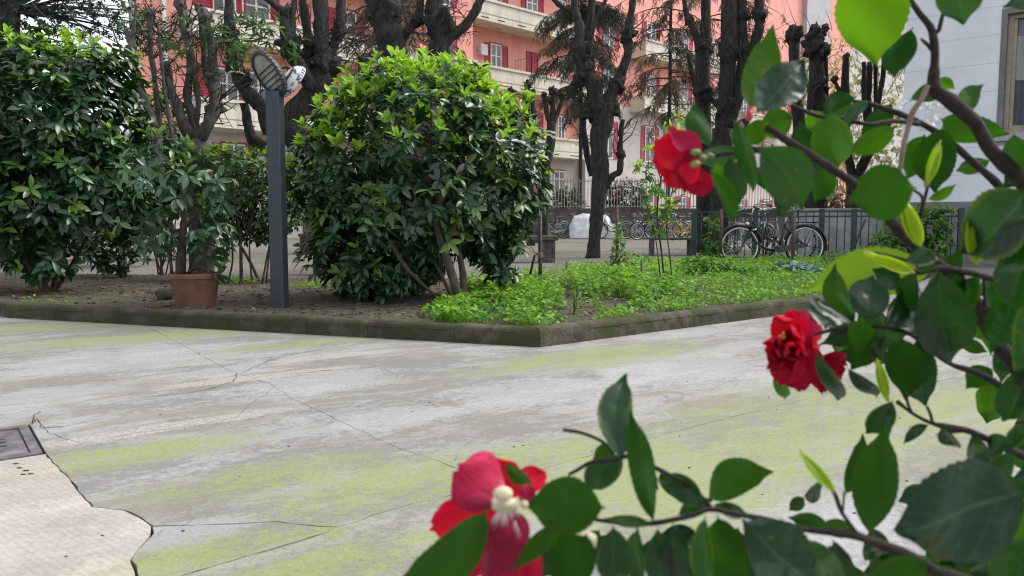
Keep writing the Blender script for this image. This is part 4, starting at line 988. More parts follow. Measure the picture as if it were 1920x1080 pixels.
# drooping conifers ------------------------------------------------------------------------------
def conifer(label, px, Y, z0, z1, rad, nbr, brown, needles=70, seed=1, big=1.0):
    rr = random.Random(seed); x = at(px, 413, Y).x; root = thing('conifer_tree', (x, Y, 0), label, 'tree', 'drooping conifers before the pink building')
    MB().tube([(x, Y, -.05), (x + .05, Y, z1 * .4), (x, Y, z1 + 2)], [.11, .09, .05], 10, .15, 6, seed, res=4).build('trunk', 'bark', root)
    b = MB(); it = []
    for i in range(nbr):
        z = rr.uniform(z0, z1 + 1.5); a = rr.uniform(0, 6.28); L = rad * rr.uniform(.55, 1.1)
        d = Vector((math.cos(a), math.sin(a), 0)); p0 = Vector((x, Y, z)); pts = [p0 + d * L * t + Vector((0, 0, -.42 * L * t * t + .10 * L * t)) for t in (0, .3, .6, .85, 1)]
        b.tube(pts, [.035, .026, .018, .012, .006], 5, .1, 8, i, res=2)
        br = rr.random() < brown
        for _ in range(needles):
            t = rr.uniform(.15, 1.05); q = p0 + d * L * t + Vector((0, 0, -.42 * L * t * t + .10 * L * t)) + Vector((rr.uniform(-.1, .1), rr.uniform(-.1, .1), 0))
            ax = Vector((rr.uniform(-.5, .5), rr.uniform(-.5, .5), -1)) + d * .35
            tw = rr.uniform(.12, .42) * big
            for s_ in range(5):
                c = q + ax.normalized() * tw * s_ / 5
                it.append((frame(c, ax + Vector((rr.uniform(-1, 1), rr.uniform(-1, 1), 0)), Vector((rr.uniform(-1, 1), rr.uniform(-1, 1), .4)), rr.uniform(.10, .20) * big, rr.uniform(1.0, 1.9)), rr.uniform(.7, 1) if br else rr.choice([0, 0, .15, .3])))
    b.build('branches', 'bark_thin', root)
    leaf_batch('needles', T_NEEDLE, [i[0] for i in it], [i[1] for i in it], 'leaf_needle', root)
conifer('brown drooping conifer behind the massive twin trunk tree', 742, 19.5, 4.0, 7.5, 1.9, 70, .75, 40, 3)
conifer('dark green drooping conifer right behind the gnarled free standing tree', 1086, 36.8, 6.0, 12.8, 2.1, 84, .2, 52, 5, 1.7)
conifer('rusty green conifer left of the pair of slim pollarded trees', 1250, 37.5, 5.6, 13.2, 2.7, 62, .5, 30, 8, 1.6)
conifer('thin shadowy conifer behind the pair of slim pollarded trees', 1345, 38.5, 6.6, 13.0, 2.7, 50, .5, 28, 11, 1.6)

# ------------------------------------------------------------------ shrubs
def blobs(Y, L): return [(at(px, py, Y + dy), (rx, ry, rz)) for px, py, dy, rx, ry, rz in L]
bb = on_bed(864, 572)
rb = thing('round_bush', (at(790, 413, 7.15).x, 7.15, .1), 'big round glossy evergreen bush with lime green new tips at the bed corner', 'bush')
c = foliage(rb, blobs(7.15, [(775, 306, .1, 1.0, .95, .90), (655, 325, 0, .48, .6, .55), (905, 295, .1, .58, .6, .62), (690, 440, -.1, .52, .5, .52), (965, 345, .1, .30, .35, .34), (790, 215, 0, .72, .7, .48), (715, 500, -.3, .26, .3, .26), (905, 400, .3, .42, .35, .40), (938, 500, .1, .15, .15, .16), (775, 470, .25, .34, .35, .32), (925, 430, .2, .3, .3, .3)]),
            3000, .125, T_LEAF, 'leaf', 'leaf_laurel', newp=.85, newz=.10, singles=300, W=.95, droop=.25)
for pts in ([(866, 574, 21), (852, 530, 17), (836, 480, 15), (820, 425, 13), (828, 370, 14), (870, 320, 10)], [(866, 572, 14, .15), (868, 520, 13, .2), (856, 460, 11, .25), (834, 400, 9, .25), (800, 330, 9, .2)],
            [(836, 480, 13), (845, 440, 10), (880, 390, 8), (930, 350, 6)], [(845, 562, 7, .1), (800, 540, 6), (760, 500, 8), (730, 450, 6)], [(858, 560, 8, .1), (820, 500, 7, .2), (785, 420, 6, .3), (750, 330, 5, .3)]):
    p, r = limb_pts(bb.y, pts); p[0].z = bb.z - .04 if pts[0][1] > 555 else p[0].z
    MB().tube(p, r, 9, .2, 9, pts[0][0], res=5).build('stem', 'bark_thin', rb)
inner_branches(rb, at(830, 430, 7.1), c, 34, .018)

lbu = thing('laurel_bush', (at(90, 413, 7.9).x, 7.9, .1), 'tall dark laurel bush filling the left edge, pale glints on large leaves', 'bush')
c = foliage(lbu, blobs(7.9, [(20, 222, 0, 1.0, .8, .78), (165, 210, .1, .52, .6, .70), (205, 330, 0, .36, .4, .42), (75, 345, -.1, .80, .6, .48), (75, 455, -.3, .34, .3, .34), (95, 150, 0, .75, .6, .36), (-120, 300, .1, .8, .7, 1.0)]),
            2500, .14, T_LEAF, 'leaf', 'leaf_laurel', newp=.30, newz=.25, singles=300, W=1.0, droop=.3, amp=.2)
b0 = on_bed(92, 548)
for pts in ([(92, 550, 14), (80, 520, 12), (95, 470, 10), (120, 400, 9), (100, 300, 8)], [(90, 550, 10), (62, 515, 8), (45, 480, 7), (40, 420, 6)], [(95, 550, 12, .1), (110, 500, 10, .2), (125, 430, 12, .3), (128, 350, 12, .3), (140, 240, 9, .3)], [(98, 550, 9, .2), (150, 470, 7, .3), (190, 380, 6, .2)]):
    p, r = limb_pts(b0.y, pts); p[0].z = b0.z - .04; MB().tube(p, r, 8, .2, 9, pts[0][0], res=5).build('stem', 'bark_thin', lbu)
inner_branches(lbu, at(110, 400, 7.9), c, 30, .016)
b0 = on_bed(228, 520)
s2 = thing('dark_shrub', b0, 'smaller dark leafy shrub between the laurel bush and the flower pot', 'shrub')
c = foliage(s2, [(at(215, 468, b0.y - .1), (.27, .28, .26)), (at(245, 372, b0.y), (.40, .4, .42)), (at(300, 330, b0.y + .1), (.36, .36, .36))], 430, .12, T_LEAF, 'leaf', 'leaf_laurel', newp=.14, singles=220, droop=.3)
inner_branches(s2, b0, c, 16, .014)

# flower pot and its plant
pb = on_bed(367, 574); PY = pb.y; k = PY / FPX
pot = thing('terracotta_pot', pb, 'round terracotta flower pot standing just behind the kerb', 'flower pot')
prof = [(0, 0), (34.5, 0), (35.5, 2), (43, 53), (43.6, 54), (46.6, 55), (47.2, 62), (45.8, 64), (42.5, 64), (41.5, 57), (40, 50), (0, 50)]
o = MB().lathe(pb + Vector((0, 0, -.005)), [(r * k, z * k) for r, z in prof[:5]], 36).build('body', 'terracotta', pot); sharp(o)
o = MB().lathe(pb + Vector((0, 0, -.005)), [(r * k, z * k) for r, z in prof[4:11]], 36).build('rim', 'terracotta', pot); sharp(o)
MB().lathe(pb + Vector((0, 0, -.005)), [(41 * k, 54 * k), (30 * k, 56.5 * k), (12 * k, 58 * k), (.01 * k, 58 * k)], 20).build('soil', 'potsoil', pot)
pp = thing('potted_shrub', pb + Vector((0, 0, .24)), 'drooping large leaved shrub growing in the terracotta pot', 'plant')
c = foliage(pp, blobs(PY, [(335, 345, 0, .40, .34, .22), (285, 425, -.05, .24, .22, .15), (392, 432, 0, .16, .2, .20), (385, 350, .1, .25, .3, .26), (300, 300, .1, .26, .28, .24), (345, 410, -.05, .2, .2, .2), (402, 522, -.1, .10, .1, .06)]),
            135, .125, T_LEAF, 'leaf', 'leaf_pot', newp=.2, singles=300, W=.95, droop=.55, k=(4, 7))
for pts in ([(338, 512, 20), (340, 470, 18), (342, 440, 16), (346, 400, 12), (340, 340, 8)], [(340, 450, 10), (318, 425, 7), (290, 405, 6), (262, 425, 4)], [(343, 430, 10), (368, 400, 7), (392, 360, 5)], [(322, 512, 7), (320, 480, 5), (322, 440, 4)], [(355, 512, 6, .05), (362, 470, 5, .05), (372, 440, 4)], [(352, 512, 6), (372, 500, 5, -.06), (395, 512, 4, -.1), (412, 530, 3, -.1)]):
    p, r = limb_pts(PY, pts); MB().tube(p, r, 8, .22, 12, pts[0][0], res=4).build('stem', 'bark_thin', pp)

b0 = on_bed(462, 532)
am = thing('airy_shrub', b0, 'light airy small leaved shrub behind the slate lamp post', 'shrub')
c = foliage(am, blobs(b0.y + .2, [(470, 325, 0, .50, .4, .34), (430, 392, 0, .36, .35, .28), (515, 395, 0, .34, .35, .30), (552, 380, .1, .20, .25, .3), (400, 320, .2, .32, .3, .3), (540, 320, .2, .25, .3, .25), (480, 440, 0, .22, .2, .12)]),
            1000, .08, T_LEAF, 'leaf', 'leaf_airy', newp=.6, newz=-.1, singles=300, droop=.15, shell=.6)
for pts in ([(452, 533, 7), (452, 480, 6), (445, 400, 5), (430, 340, 4)], [(490, 528, 5), (503, 470, 4), (512, 420, 3.5), (515, 350, 3)], [(474, 530, 4), (468, 480, 3.5), (470, 420, 3), (480, 350, 3)], [(424, 536, 4), (436, 490, 4), (432, 430, 3)], [(498, 528, 4, .1), (508, 460, 3, .1), (530, 400, 3, .1)]):
    p, r = limb_pts(b0.y, pts); p[0].z = .03; MB().tube(p, r, 6, .2, 12, pts[0][0], res=4).build('stem', 'bark_thin', am)
inner_branches(am, at(470, 440, b0.y), c, 26, .009)

# young sapling with bright leaves
b0 = on_bed(1247, 545)
sp = thing('sapling', b0, 'thin young sapling with fresh bright green leaves in the weeds', 'tree')
for pts in ([(1248, 546, 4), (1240, 470, 3.5), (1232, 400, 3.5), (1240, 330, 3), (1250, 262, 2.5), (1262, 212, 2)], [(1262, 544, 3), (1256, 480, 2.5), (1250, 420, 2), (1262, 350, 2)], [(1240, 545, 3), (1236, 500, 2.5), (1226, 430, 2), (1205, 360, 2)], [(1236, 360, 2), (1215, 320, 1.5), (1195, 300, 1.5)], [(1242, 320, 2), (1262, 290, 1.5), (1280, 262, 1.2)], [(1240, 340, 2), (1225, 290, 1.5), (1215, 260, 1)]):
    p, r = limb_pts(b0.y, pts); MB().tube(p, r, 6, .15, 12, pts[0][0], res=4).build('stem', 'bark_thin', sp)
it = []
for px, py in [(1262, 214), (1250, 232), (1278, 236), (1282, 224), (1240, 262), (1226, 268), (1262, 256), (1216, 282), (1234, 292), (1200, 306), (1192, 318), (1218, 312), (1240, 320), (1210, 334), (1232, 345), (1252, 300), (1222, 362), (1244, 365), (1206, 352), (1256, 380), (1230, 390), (1262, 345), (1215, 390), (1240, 412), (1270, 370), (1222, 420), (1276, 262), (1196, 300), (1262, 400), (1238, 440)]:
    for _ in range(2): rosette(at(px + rng.uniform(-8, 8), py + rng.uniform(-8, 8), b0.y + rng.uniform(-.15, .15)), rv() + Vector((0, 0, .5)), rng.randint(3, 5), .085 if py < 330 else .10, 1.1, .9 if py < 310 or rng.random() < .25 else rng.choice([0, .1, .3]), it, 1.2, .25)
leaf_objects(T_LEAF, 'leaf', it[:290], 'leaf_bright', sp)

def small_bush(name, label, cat, px, py, Y, bl, n, L, mat, tmpl=T_LEAF, key='leaf', newp=.4, singles=0, zb=.03, group=None, W=1.0, droop=.1, br=10, br_mat='bark_thin'):
    x = at(px, 413, Y).x; r = thing(name, (x, Y, zb), label, cat, group)
    c = foliage(r, [(Vector((x + dx, Y + dy, z)), (a, b_, c_)) for dx, dy, z, a, b_, c_ in bl], n, L, tmpl, key, mat, newp=newp, newz=-.2, singles=singles, W=W, droop=droop)
    if br and c: inner_branches(r, (x, Y, zb), c, br, .012, br_mat)
    return r
small_bush('leafy_bush', 'bright green leafy bush growing through the right end of the green fence', 'bush', 1712, 440, 13.4, [(0, 0, .62, .55, .35, .38), (.38, .05, .78, .34, .3, .32), (-.35, 0, .35, .32, .3, .28), (.1, -.1, .3, .5, .3, .28)], 520, .10, 'leaf_bright', newp=.35, singles=200)
small_bush('low_plant', 'low bright plant spreading at the foot of the fence beside the bicycle', 'plant', 1585, 480, 12.9, [(0, 0, .16, .34, .25, .13), (.45, 0, .2, .3, .2, .16)], 170, .08, 'leaf_bright', newp=.5, singles=60, br=4)
small_bush('climbing_plant', 'small climber on the left end of the green fence', 'plant', 1338, 440, 14.2, [(0, 0, .5, .16, .12, .45), (-.12, 0, .3, .14, .1, .25), (.2, 0, .25, .12, .1, .25)], 150, .08, 'leaf_bright', newp=.3, singles=60, br=5)
small_bush('climbing_plant', 'slim green climber on the rusty stake nearest the gnarled tree', 'plant', 1160, 450, 9.9, [(0, -.02, .42, .09, .09, .36), (.14, 0, .26, .14, .1, .14), (-.1, 0, .2, .1, .1, .1)], 90, .055, 'leaf_bright', newp=.3, singles=60, br=4)
small_bush('dark_clump', 'low dark green clump in the grass by the fence', 'plant', 1338, 512, 10.4, [(0, 0, .14, .30, .22, .14), (-.25, .1, .18, .2, .2, .14), (.3, 0, .10, .25, .2, .10)], 220, .065, 'weed', newp=.05, singles=60, br=4)
small_bush('blue_green_plant', 'pale blue green plant like a cabbage in the grass before the bicycle', 'plant', 1488, 508, 10.3, [(0, 0, .14, .22, .18, .11), (.22, 0, .12, .14, .14, .09)], 46, .13, 'bluegreen', tmpl=T_ROUND, key='round', newp=.3, singles=120, br=0)
small_bush('clipped_shrub', 'grey green rounded shrub behind the railing left of the gnarled tree', 'shrub', 1064, 380, 36.4, [(0, 0, 1.55, .75, .6, .75)], 420, .14, 'leaf_airy', newp=.1, droop=.1)
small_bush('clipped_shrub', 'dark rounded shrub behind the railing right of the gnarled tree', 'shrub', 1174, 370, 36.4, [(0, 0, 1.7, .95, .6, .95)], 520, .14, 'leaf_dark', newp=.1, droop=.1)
small_bush('dry_shrub', 'dry reddish brown shrub above the grey low wall', 'shrub', 1575, 375, 19.0, [(0, 0, 1.12, .35, .3, .32), (.4, 0, .95, .3, .3, .3)], 240, .08, 'dry', newp=.2, singles=0)
r = small_bush('wild_thicket', 'pale yellow green twiggy thicket behind the craggy pollards', 'shrub', 1595, 300, 27.0, [(0, 0, 4.6, 2.0, .8, 2.4), (-.9, 0, 5.4, .9, .7, 1.0), (1.1, 0, 3.2, 1.0, .7, 1.8), (0, 0, 2.2, 1.8, .8, 1.4)], 1500, .12, 'yellowgreen', newp=.5, br=22, br_mat='bark_grey')
m = MB()
for _ in range(420):
    p = Vector((r.location.x + rng.uniform(-2.3, 2.3), 27 + rng.uniform(-.8, .8), rng.uniform(1, 7))); d = Vector((rng.uniform(-.6, .6), rng.uniform(-.3, .3), rng.uniform(.2, 1))) * rng.uniform(.4, 1.1)
    m.tube([p, p + d * .5 + rv(.06), p + d], [.012, .009, .005], 4)
m.build('twigs', 'bark_grey', r, kind='stuff')
small_bush('tall_shrub', 'leafy shrub between the grey pollarded stems and the laurel bush', 'shrub', 300, 300, 10.6, [(0, 0, 1.9, .42, .4, .62), (-.25, .1, 1.3, .4, .4, .6), (.45, 0, 1.7, .25, .3, .35)], 330, .13, 'leaf_airy', newp=.3, singles=120)
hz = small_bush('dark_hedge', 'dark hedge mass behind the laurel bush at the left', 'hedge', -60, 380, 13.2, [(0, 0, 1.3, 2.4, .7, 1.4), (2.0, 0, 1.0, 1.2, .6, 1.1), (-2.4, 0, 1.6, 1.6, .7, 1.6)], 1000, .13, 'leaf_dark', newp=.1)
small_bush('dark_hedge', 'low dark hedge behind the airy shrub and the lamp post', 'hedge', 330, 380, 15.5, [(0, 0, .9, 1.3, .5, .9), (-1.6, 0, 1.0, 1.0, .5, 1.0)], 480, .10, 'leaf_airy', newp=.2)
# dark tree at the top left
dt = thing('dark_tree', (at(16, 413, 14.5).x, 14.5, 0), 'dark small leaved tree reaching over the laurel bush at the top left', 'tree')
MB().tube([(at(16, 413, 14.5).x, 14.5, -.05), at(18, 200, 14.5), at(18, -60, 14.5)], [.2, .19, .16], 10, .15, 6, 3, res=4).build('trunk', 'bark', dt)
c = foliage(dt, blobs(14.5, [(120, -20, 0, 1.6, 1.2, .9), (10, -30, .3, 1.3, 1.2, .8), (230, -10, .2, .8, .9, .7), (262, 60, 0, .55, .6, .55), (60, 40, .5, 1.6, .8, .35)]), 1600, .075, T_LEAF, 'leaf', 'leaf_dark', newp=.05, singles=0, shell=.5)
inner_branches(dt, at(18, 20, 14.5), c, 40, .03, 'bark')

# ------------------------------------------------------------------ stakes, stones, benches
def stake(label, px, py, pt, w, mat, cap=False, lean=0, group='stakes driven into the bed'):
    b_ = on_bed(px, py); t = at(px + lean, pt, b_.y); r = w / 2 / FPX * b_.y
    o = thing('stake', b_, label, 'stake', group)
    MB().tube([b_ - Vector((0, 0, .06)), b_.lerp(t, .5), t], [r, r, r * .95], 8, .12, 30, px).build('rod', mat, o)
    if cap: MB().lathe(t, [(r * .9, -.02), (r * 1.7, -.008), (r * 1.9, .006), (r * 1.6, .014), (0, .016)], 14).build('cap', mat, o)
    return o, b_, t
st, b_, t_ = stake('metal stake with a flared cap and wire tied round it, before the stone bench', 1013, 545, 390, 7, 'stake_grey', True)
p0 = at(1012, 478, b_.y)
MB().tube([at(1003, 478, b_.y + .1), at(993, 518, b_.y + .3)], .012, 6).build('strut', 'stake', st)
m = MB()
for i in range(3): m.tube([p0 + Vector((.03 * math.cos(a), .03 * math.sin(a), -.02 + .018 * i)) for a in [2 * math.pi * j / 10 for j in range(10)]], .005, 5, closed=True)
m.tube([p0 + Vector((-.03, 0, 0)), at(985, 448, b_.y - .05), at(960, 425, b_.y - .2), at(880, 370, b_.y - .6)], .004, 5, res=4)
m.tube([p0 + Vector((-.02, 0, 0)), at(975, 452, b_.y - .1), at(958, 430, b_.y - .3)], .004, 5, res=4); m.build('wire', 'rope', st)
stake('rusty brown stake at the left end of the green fence', 1352, 497, 392, 6.5, 'stake')
stake('rusty brown stake in front of the rear wheel of the black bicycle', 1486, 503, 398, 7, 'stake', lean=3)
stake('dark stake wrapped by the slim climber', 1157, 516, 392, 6, 'stake')
stake('short dark stake left of the round bush trunk', 626, 540, 486, 6, 'stake')
stake('short dark stake under the airy shrub', 452, 531, 462, 6.5, 'stake')
stake('slanting dark stake right of the lamp post foot', 560 - 70, 528, 465, 6, 'stake', lean=-36)
stake('pale grey slanting pole at the fence beside the bright leafy bush', 1592, 484, 412, 5, 'stake_grey', lean=30)
stake('short grey plant stake in the weeds', 1203, 540, 487, 4, 'stake_grey')
def stone(label, px, py, w, h, mat='stone', name='stone'):
    p = on_bed(px, py); k = p.y / FPX
    return tag(meshobj(name, *(lambda m: (m.v, m.f))(MB().blob(p + Vector((0, 0, h * k * .38)), w * k / 2, .3, 4, px, 3, (1, .8, h / w))), mat), label, 'stone')
stone('rounded pale stone at the foot of the round bush stems', 862, 580, 20, 15)
stone('dark rough brown clod beside the terracotta pot', 310, 562, 34, 26, 'soil')
stone('rough grey rubble lump in the weeds right of the pale stone', 893, 588, 42, 16, 'kerb')
stone('small pale stone behind the lamp post foot', 505, 528, 14, 9)
def bench(label, Y, x0, x1, ytop, legs, th, legw, depth=.42):
    a, b_ = at(x0, ytop, Y), at(x1, ytop, Y); o = thing('bench', ((a.x + b_.x) / 2, Y, .03), label, 'bench')
    z1 = a.z; z0 = z1 - th
    boxobj('slab', ((a.x + b_.x) / 2, Y, (z0 + z1) / 2), (b_.x - a.x, depth, th), 'benchstone', o, bev=.012)
    for l in legs:
        c0 = at(l, ytop, Y).x; boxobj('leg', (c0, Y, (z0 + .02) / 2), (legw, depth * .8, z0 - .02 - .003), 'benchstone', o, bev=.01)
    return o
bench('dark stone bench with block legs just behind the capped stake', 14.6, 915, 1046, 442, (948, 1025), .085, .30)
bench('thin topped bench at the left end of the green fence', 17.4, 1217, 1300, 445, (1222, 1294), .05, .07)
bench('weathered stone bench half hidden behind the lamp post and round bush', 18.0, 563, 660, 438, (582, 640), .07, .40)

# ------------------------------------------------------------------ bicycles
def ring(c, r, t, n=36, seg=6, sq=1.0):
    return [Vector(c) + Vector((r * math.cos(2 * math.pi * i / n), 0, r * math.sin(2 * math.pi * i / n))) for i in range(n)]
def make_bike(enamel):
    """faces -x, wheels on z = 0, axle of the rear wheel at x = .54"""
    root = bpy.data.objects.new('bicycle', None); COL.objects.link(root)
    rx, fx, r = .54, -.56, .345
    wheels = []
    for cx in (rx, fx):
        w = bpy.data.objects.new('wheel', None); COL.objects.link(w); w.parent = root; w.location = (cx, 0, r)
        c = Vector((cx, 0, r))
        MB().tube(ring(c, r - .018, 0), .019, 8, closed=True).build('tyre', 'tyre', w)
        MB().tube(ring(c, r - .047, 0), .013, 6, closed=True).build('rim', 'rim', w)
        m = MB(); m.tube([c + Vector((0, -.045, 0)), c + Vector((0, .045, 0))], .022, 8)
        for i in range(28):
            a = 2 * math.pi * i / 28; s = (-1) ** i * .03
            m.tube([c + Vector((.02 * math.cos(a + .9 * (-1) ** (i // 2)), s, .02 * math.sin(a + .9 * (-1) ** (i // 2)))), c + Vector(((r - .05) * math.cos(a), 0, (r - .05) * math.sin(a)))], .0018, 4, caps=False)
        m.build('spokes', 'chrome', w); wheels.append(w)
        m = MB(); v = []; N = 18; a0, a1 = (R(-12), R(165)) if cx > 0 else (R(20), R(172))
        if cx < 0: a0, a1 = R(8), R(150)
        for i in range(N + 1):
            a = a0 + (a1 - a0) * i / N
            for y, rr_ in ((-.032, r + .012), (-.02, r + .028), (0, r + .034), (.02, r + .028), (.032, r + .012)): v.append(c + Vector((rr_ * math.cos(a), y, rr_ * math.sin(a))))
        m.add(v, [(i * 5 + j, i * 5 + j + 1, i * 5 + j + 6, i * 5 + j + 5) for i in range(N) for j in range(4)])
        m.tube([c + Vector((0, .05, 0)), c + Vector(((r + .02) * math.cos(a0 + .1), .045, (r + .02) * math.sin(a0 + .1)))], .004, 5)
        m.build('mudguard', enamel, root)
    head_b, head_t = Vector((-.40, 0, .60)), Vector((-.36, 0, .78)); bb_ = Vector((.09, 0, .29)); st_t = Vector((.20, 0, .70))
    m = MB(); m.tube([head_b, Vector((-.30, 0, .42)), Vector((-.10, 0, .30)), bb_], [.02, .02, .02, .021], 8, res=4); m.tube([head_t, Vector((-.22, 0, .58)), Vector((.02, 0, .42)), Vector((.13, 0, .42))], [.017] * 4, 8, res=4)
    m.tube([bb_, st_t], .018, 8)
    for y in (-.05, .05):
        m.tube([bb_ + Vector((0, y * .6, 0)), Vector((rx, y, r))], .010, 6); m.tube([st_t + Vector((-.01, y * .4, -.03)), Vector((rx, y, r))], .009, 6)
    m.tube([head_b - Vector((.004, 0, .02)), head_t + Vector((.004, 0, .02))], .024, 8); m.build('frame', enamel, root)
    m = MB()
    for y in (-.055, .055): m.tube([head_b + Vector((-.005, y * .6, -.02)), Vector((-.47, y, .47)), Vector((fx, y, r))], [.013, .012, .009], 6, res=3)
    m.build('fork', enamel, root)
    m = MB(); top = Vector((-.335, 0, .97)); m.tube([head_t, Vector((-.342, 0, .93)), top], .013, 6)
    for s in (-1, 1): m.tube([top, top + Vector((-.02, s * .14, .04)), top + Vector((.06, s * .26, .05)), top + Vector((.19, s * .27, .01))], .011, 6, res=4)
    hb = m.build('handlebar', 'chrome', root)
    m = MB()
    for s in (-1, 1): m.tube([top + Vector((.10, s * .265, .04)), top + Vector((.21, s * .27, .005))], .017, 8)
    m.build('grips', 'saddle', hb)
    m = MB(); m.tube([st_t, Vector((.235, 0, .86))], .013, 6); m.build('seat_post', 'chrome', root)
    v = []; secs = [(-.04, .02, .0), (.04, .035, .01), (.13, .07, .012), (.21, .10, .03), (.26, .085, .035)]
    for x, hw, z in secs:
        for k in range(9):
            a = math.pi * k / 8; v.append(Vector((.11 + x, hw * math.cos(a), .885 + z + .035 * math.sin(a) - (.03 if k in (0, 8) else 0))))
    m = MB(); m.add(v, [(i * 9 + j, i * 9 + j + 1, i * 9 + j + 10, i * 9 + j + 9) for i in range(4) for j in range(8)] + [tuple(range(8, -1, -1)), tuple(range(36, 45))]); m.build('saddle', 'saddle', root)
    m = MB(); pts = [(-.01, .33), (.09, .355), (.30, .365), (.55, .375), (.575, .345), (.55, .325), (.30, .285), (.10, .235), (.0, .255)]
    m.add([(x, -.062, z) for x, z in pts] + [(x, -.045, z) for x, z in pts], [tuple(range(9)), tuple(range(17, 8, -1))] + [(i, i + 9, (i + 1) % 9 + 9, (i + 1) % 9) for i in range(9)]); m.build('chain_guard', enamel, root, False)
    m = MB()
    for s in (-1, 1):
        e = bb_ + Vector((s * .11, s * .09, -s * .13)); m.tube([bb_ + Vector((0, s * .08, 0)), e], .010, 6)
    cr = m.build('crank', 'chrome', root)
    for s in (-1, 1): boxobj('pedal', bb_ + Vector((s * .11, s * .14, -s * .13)), (.09, .09, .022), 'saddle', cr)
    m = MB(); m.tube([(-.30, -.06, .62), (-.38, -.03, .60)], .012, 6); m.tube([(-.46, 0, .70), (-.40, 0, .71)], [.045, .03], 10); m.build('headlamp', 'chrome', root)
    boxobj('rear_reflector', (rx + r + .03, 0, .40), (.02, .05, .06), 'orange', root)
    MB().tube([(.16, .05, .28), (.26, .20, .01)], .009, 6).build('kickstand', 'chrome', root)
    m = MB()
    for y in (-.06, .06): m.tube([(.26, y, .74), (.78, y, .735)], .006, 5)
    for i in range(6): m.tube([(.32 + .09 * i, -.06, .738), (.32 + .09 * i, .06, .738)], .005, 5)
    for y in (-.065, .065): m.tube([(.70, y, .735), (rx, y, r)], .005, 5)
    m.build('luggage_rack', 'bikeblack', root)
    return root
bike0 = make_bike('bikeblack')
bikes = [bike0]
def place_bike(px, Y, rz, label, enamel=None, first=False, lean=0.0, z=.03, sc=1.0):
    o = bike0 if first else tree_copy(bike0)
    o.location = (at(px, 413, Y).x, Y, z); o.rotation_euler = (lean, 0, rz); o.scale = (sc,) * 3
    tag(o, label, 'bicycle', 'bicycles parked in the courtyard')
    if enamel:
        for ch in o.children:
            if ch.type == 'MESH' and ch.data.materials and ch.data.materials[0] == M['bikeblack']:
                ch.material_slots[0].link = 'OBJECT'; ch.material_slots[0].material = M[enamel]
    if not first: bikes.append(o)
    return o
place_bike(1452, 13.1, R(4), 'large black city bicycle leaning at the green fence, white rimmed wheels', None, True, R(-4))
place_bike(1037, 33.2, R(28), 'grey bicycle far off by the boundary wall, left of the silver sheet', 'bikegrey')
place_bike(1175, 33.4, R(175), 'dark bicycle far off, right of the gnarled tree', None)
place_bike(1112, 34.0, R(3), 'bicycle mostly hidden under the silver sheet', 'bikegrey')
place_bike(1232, 32.2, R(200), 'far dark bicycle at the left end of the row behind the thin topped bench', None)
place_bike(1250, 31.2, R(158), 'far blue bicycle second in the row behind the thin topped bench', 'bikeblue')
place_bike(1268, 31.8, R(20), 'far pale grey bicycle in the middle of the row behind the thin topped bench', 'bikegrey')
place_bike(1286, 30.6, R(190), 'yellow framed bicycle behind the right end of the thin topped bench', 'bikeyellow')
for i, (px, Y, a, lab, en) in enumerate([(1328, 22.0, 60, 'dark bicycle behind the climber on the green fence', None), (1352, 20.5, 118, 'grey bicycle end on behind the rusty stake at the fence', 'bikegrey'), (1378, 18.6, 75, 'blue bicycle behind the front wheel of the black bicycle', 'bikeblue'),
      (1405, 17.4, 108, 'grey bicycle just behind the handlebar of the black bicycle', 'bikegrey'), (1436, 16.4, 70, 'dark bicycle behind the frame of the black bicycle', None), (1470, 16.0, 112, 'grey bicycle behind the saddle of the black bicycle', 'bikegrey')]):
    place_bike(px, Y, R(a), lab, en)
for px, Y, a, lab, en in [(1010, 34.2, 15, 'dark bicycle far off, leftmost by the boundary wall', None), (1062, 34.4, 170, 'blue bicycle far off whose wheel touches the left end of the silver sheet', 'bikeblue'), (1150, 33.0, 8, 'dark bicycle far off at the right end of the silver sheet', None),
        (1200, 32.6, 165, 'grey bicycle far off just left of the thin topped bench', 'bikegrey'), (1218, 31.0, 25, 'dark bicycle behind the left leg of the thin topped bench', None), (1240, 33.2, 185, 'pale bicycle deepest in the row behind the thin topped bench', 'bikegrey'), (1276, 33.0, 12, 'black bicycle close behind the yellow framed one', None),
        (1340, 24.0, 95, 'grey bicycle deepest behind the left end of the green fence', 'bikegrey'), (1392, 20.0, 40, 'black bicycle aslant behind the front wheel end of the large bicycle', None)]:
    place_bike(px, Y, R(a), lab, en)
def sheet(name, label, c, prof, mat, cat, seed):
    """cloth draped over a ridge: prof lists (x, ridge height, half width)"""
    v = []; n = 18; c = Vector(c)
    P = []
    for (x0, h0, w0), (x1, h1, w1) in zip(prof[:-1], prof[1:]):
        for k in range(6): t = k / 6; P.append((x0 + (x1 - x0) * t, h0 + (h1 - h0) * t, w0 + (w1 - w0) * t))
    P.append(prof[-1])
    for x, h, w in P:
        for j in range(n + 1):
            t = 2 * j / n - 1; z = h * max(0.0, 1 - abs(t) ** 1.6) ** .8; f = .09 * noise.fractal(Vector((x * 3.2 + t, t * 2.5, seed)), 1, 2, 3)
            v.append(c + Vector((x + f * .6, t * w * (1 + .5 * f) + f, max(.02, z + f * (1 if h > .2 else .2)))))
    m = n + 1; f_ = [(i * m + j, i * m + j + 1, (i + 1) * m + j + 1, (i + 1) * m + j) for i in range(len(P) - 1) for j in range(n)]
    o = meshobj(name, v, f_, mat); return tag(o, label, cat)
sheet('bicycle_cover', 'crumpled silver grey sheet thrown over a bicycle by the boundary wall', (at(1112, 413, 33.6).x, 33.6, .03), [(-1.0, .55, .35), (-.8, .95, .45), (-.35, 1.05, .5), (.2, .92, .5), (.55, .98, .5), (.95, .55, .5), (1.2, .2, .45)], 'cover', 'sheet', 2)
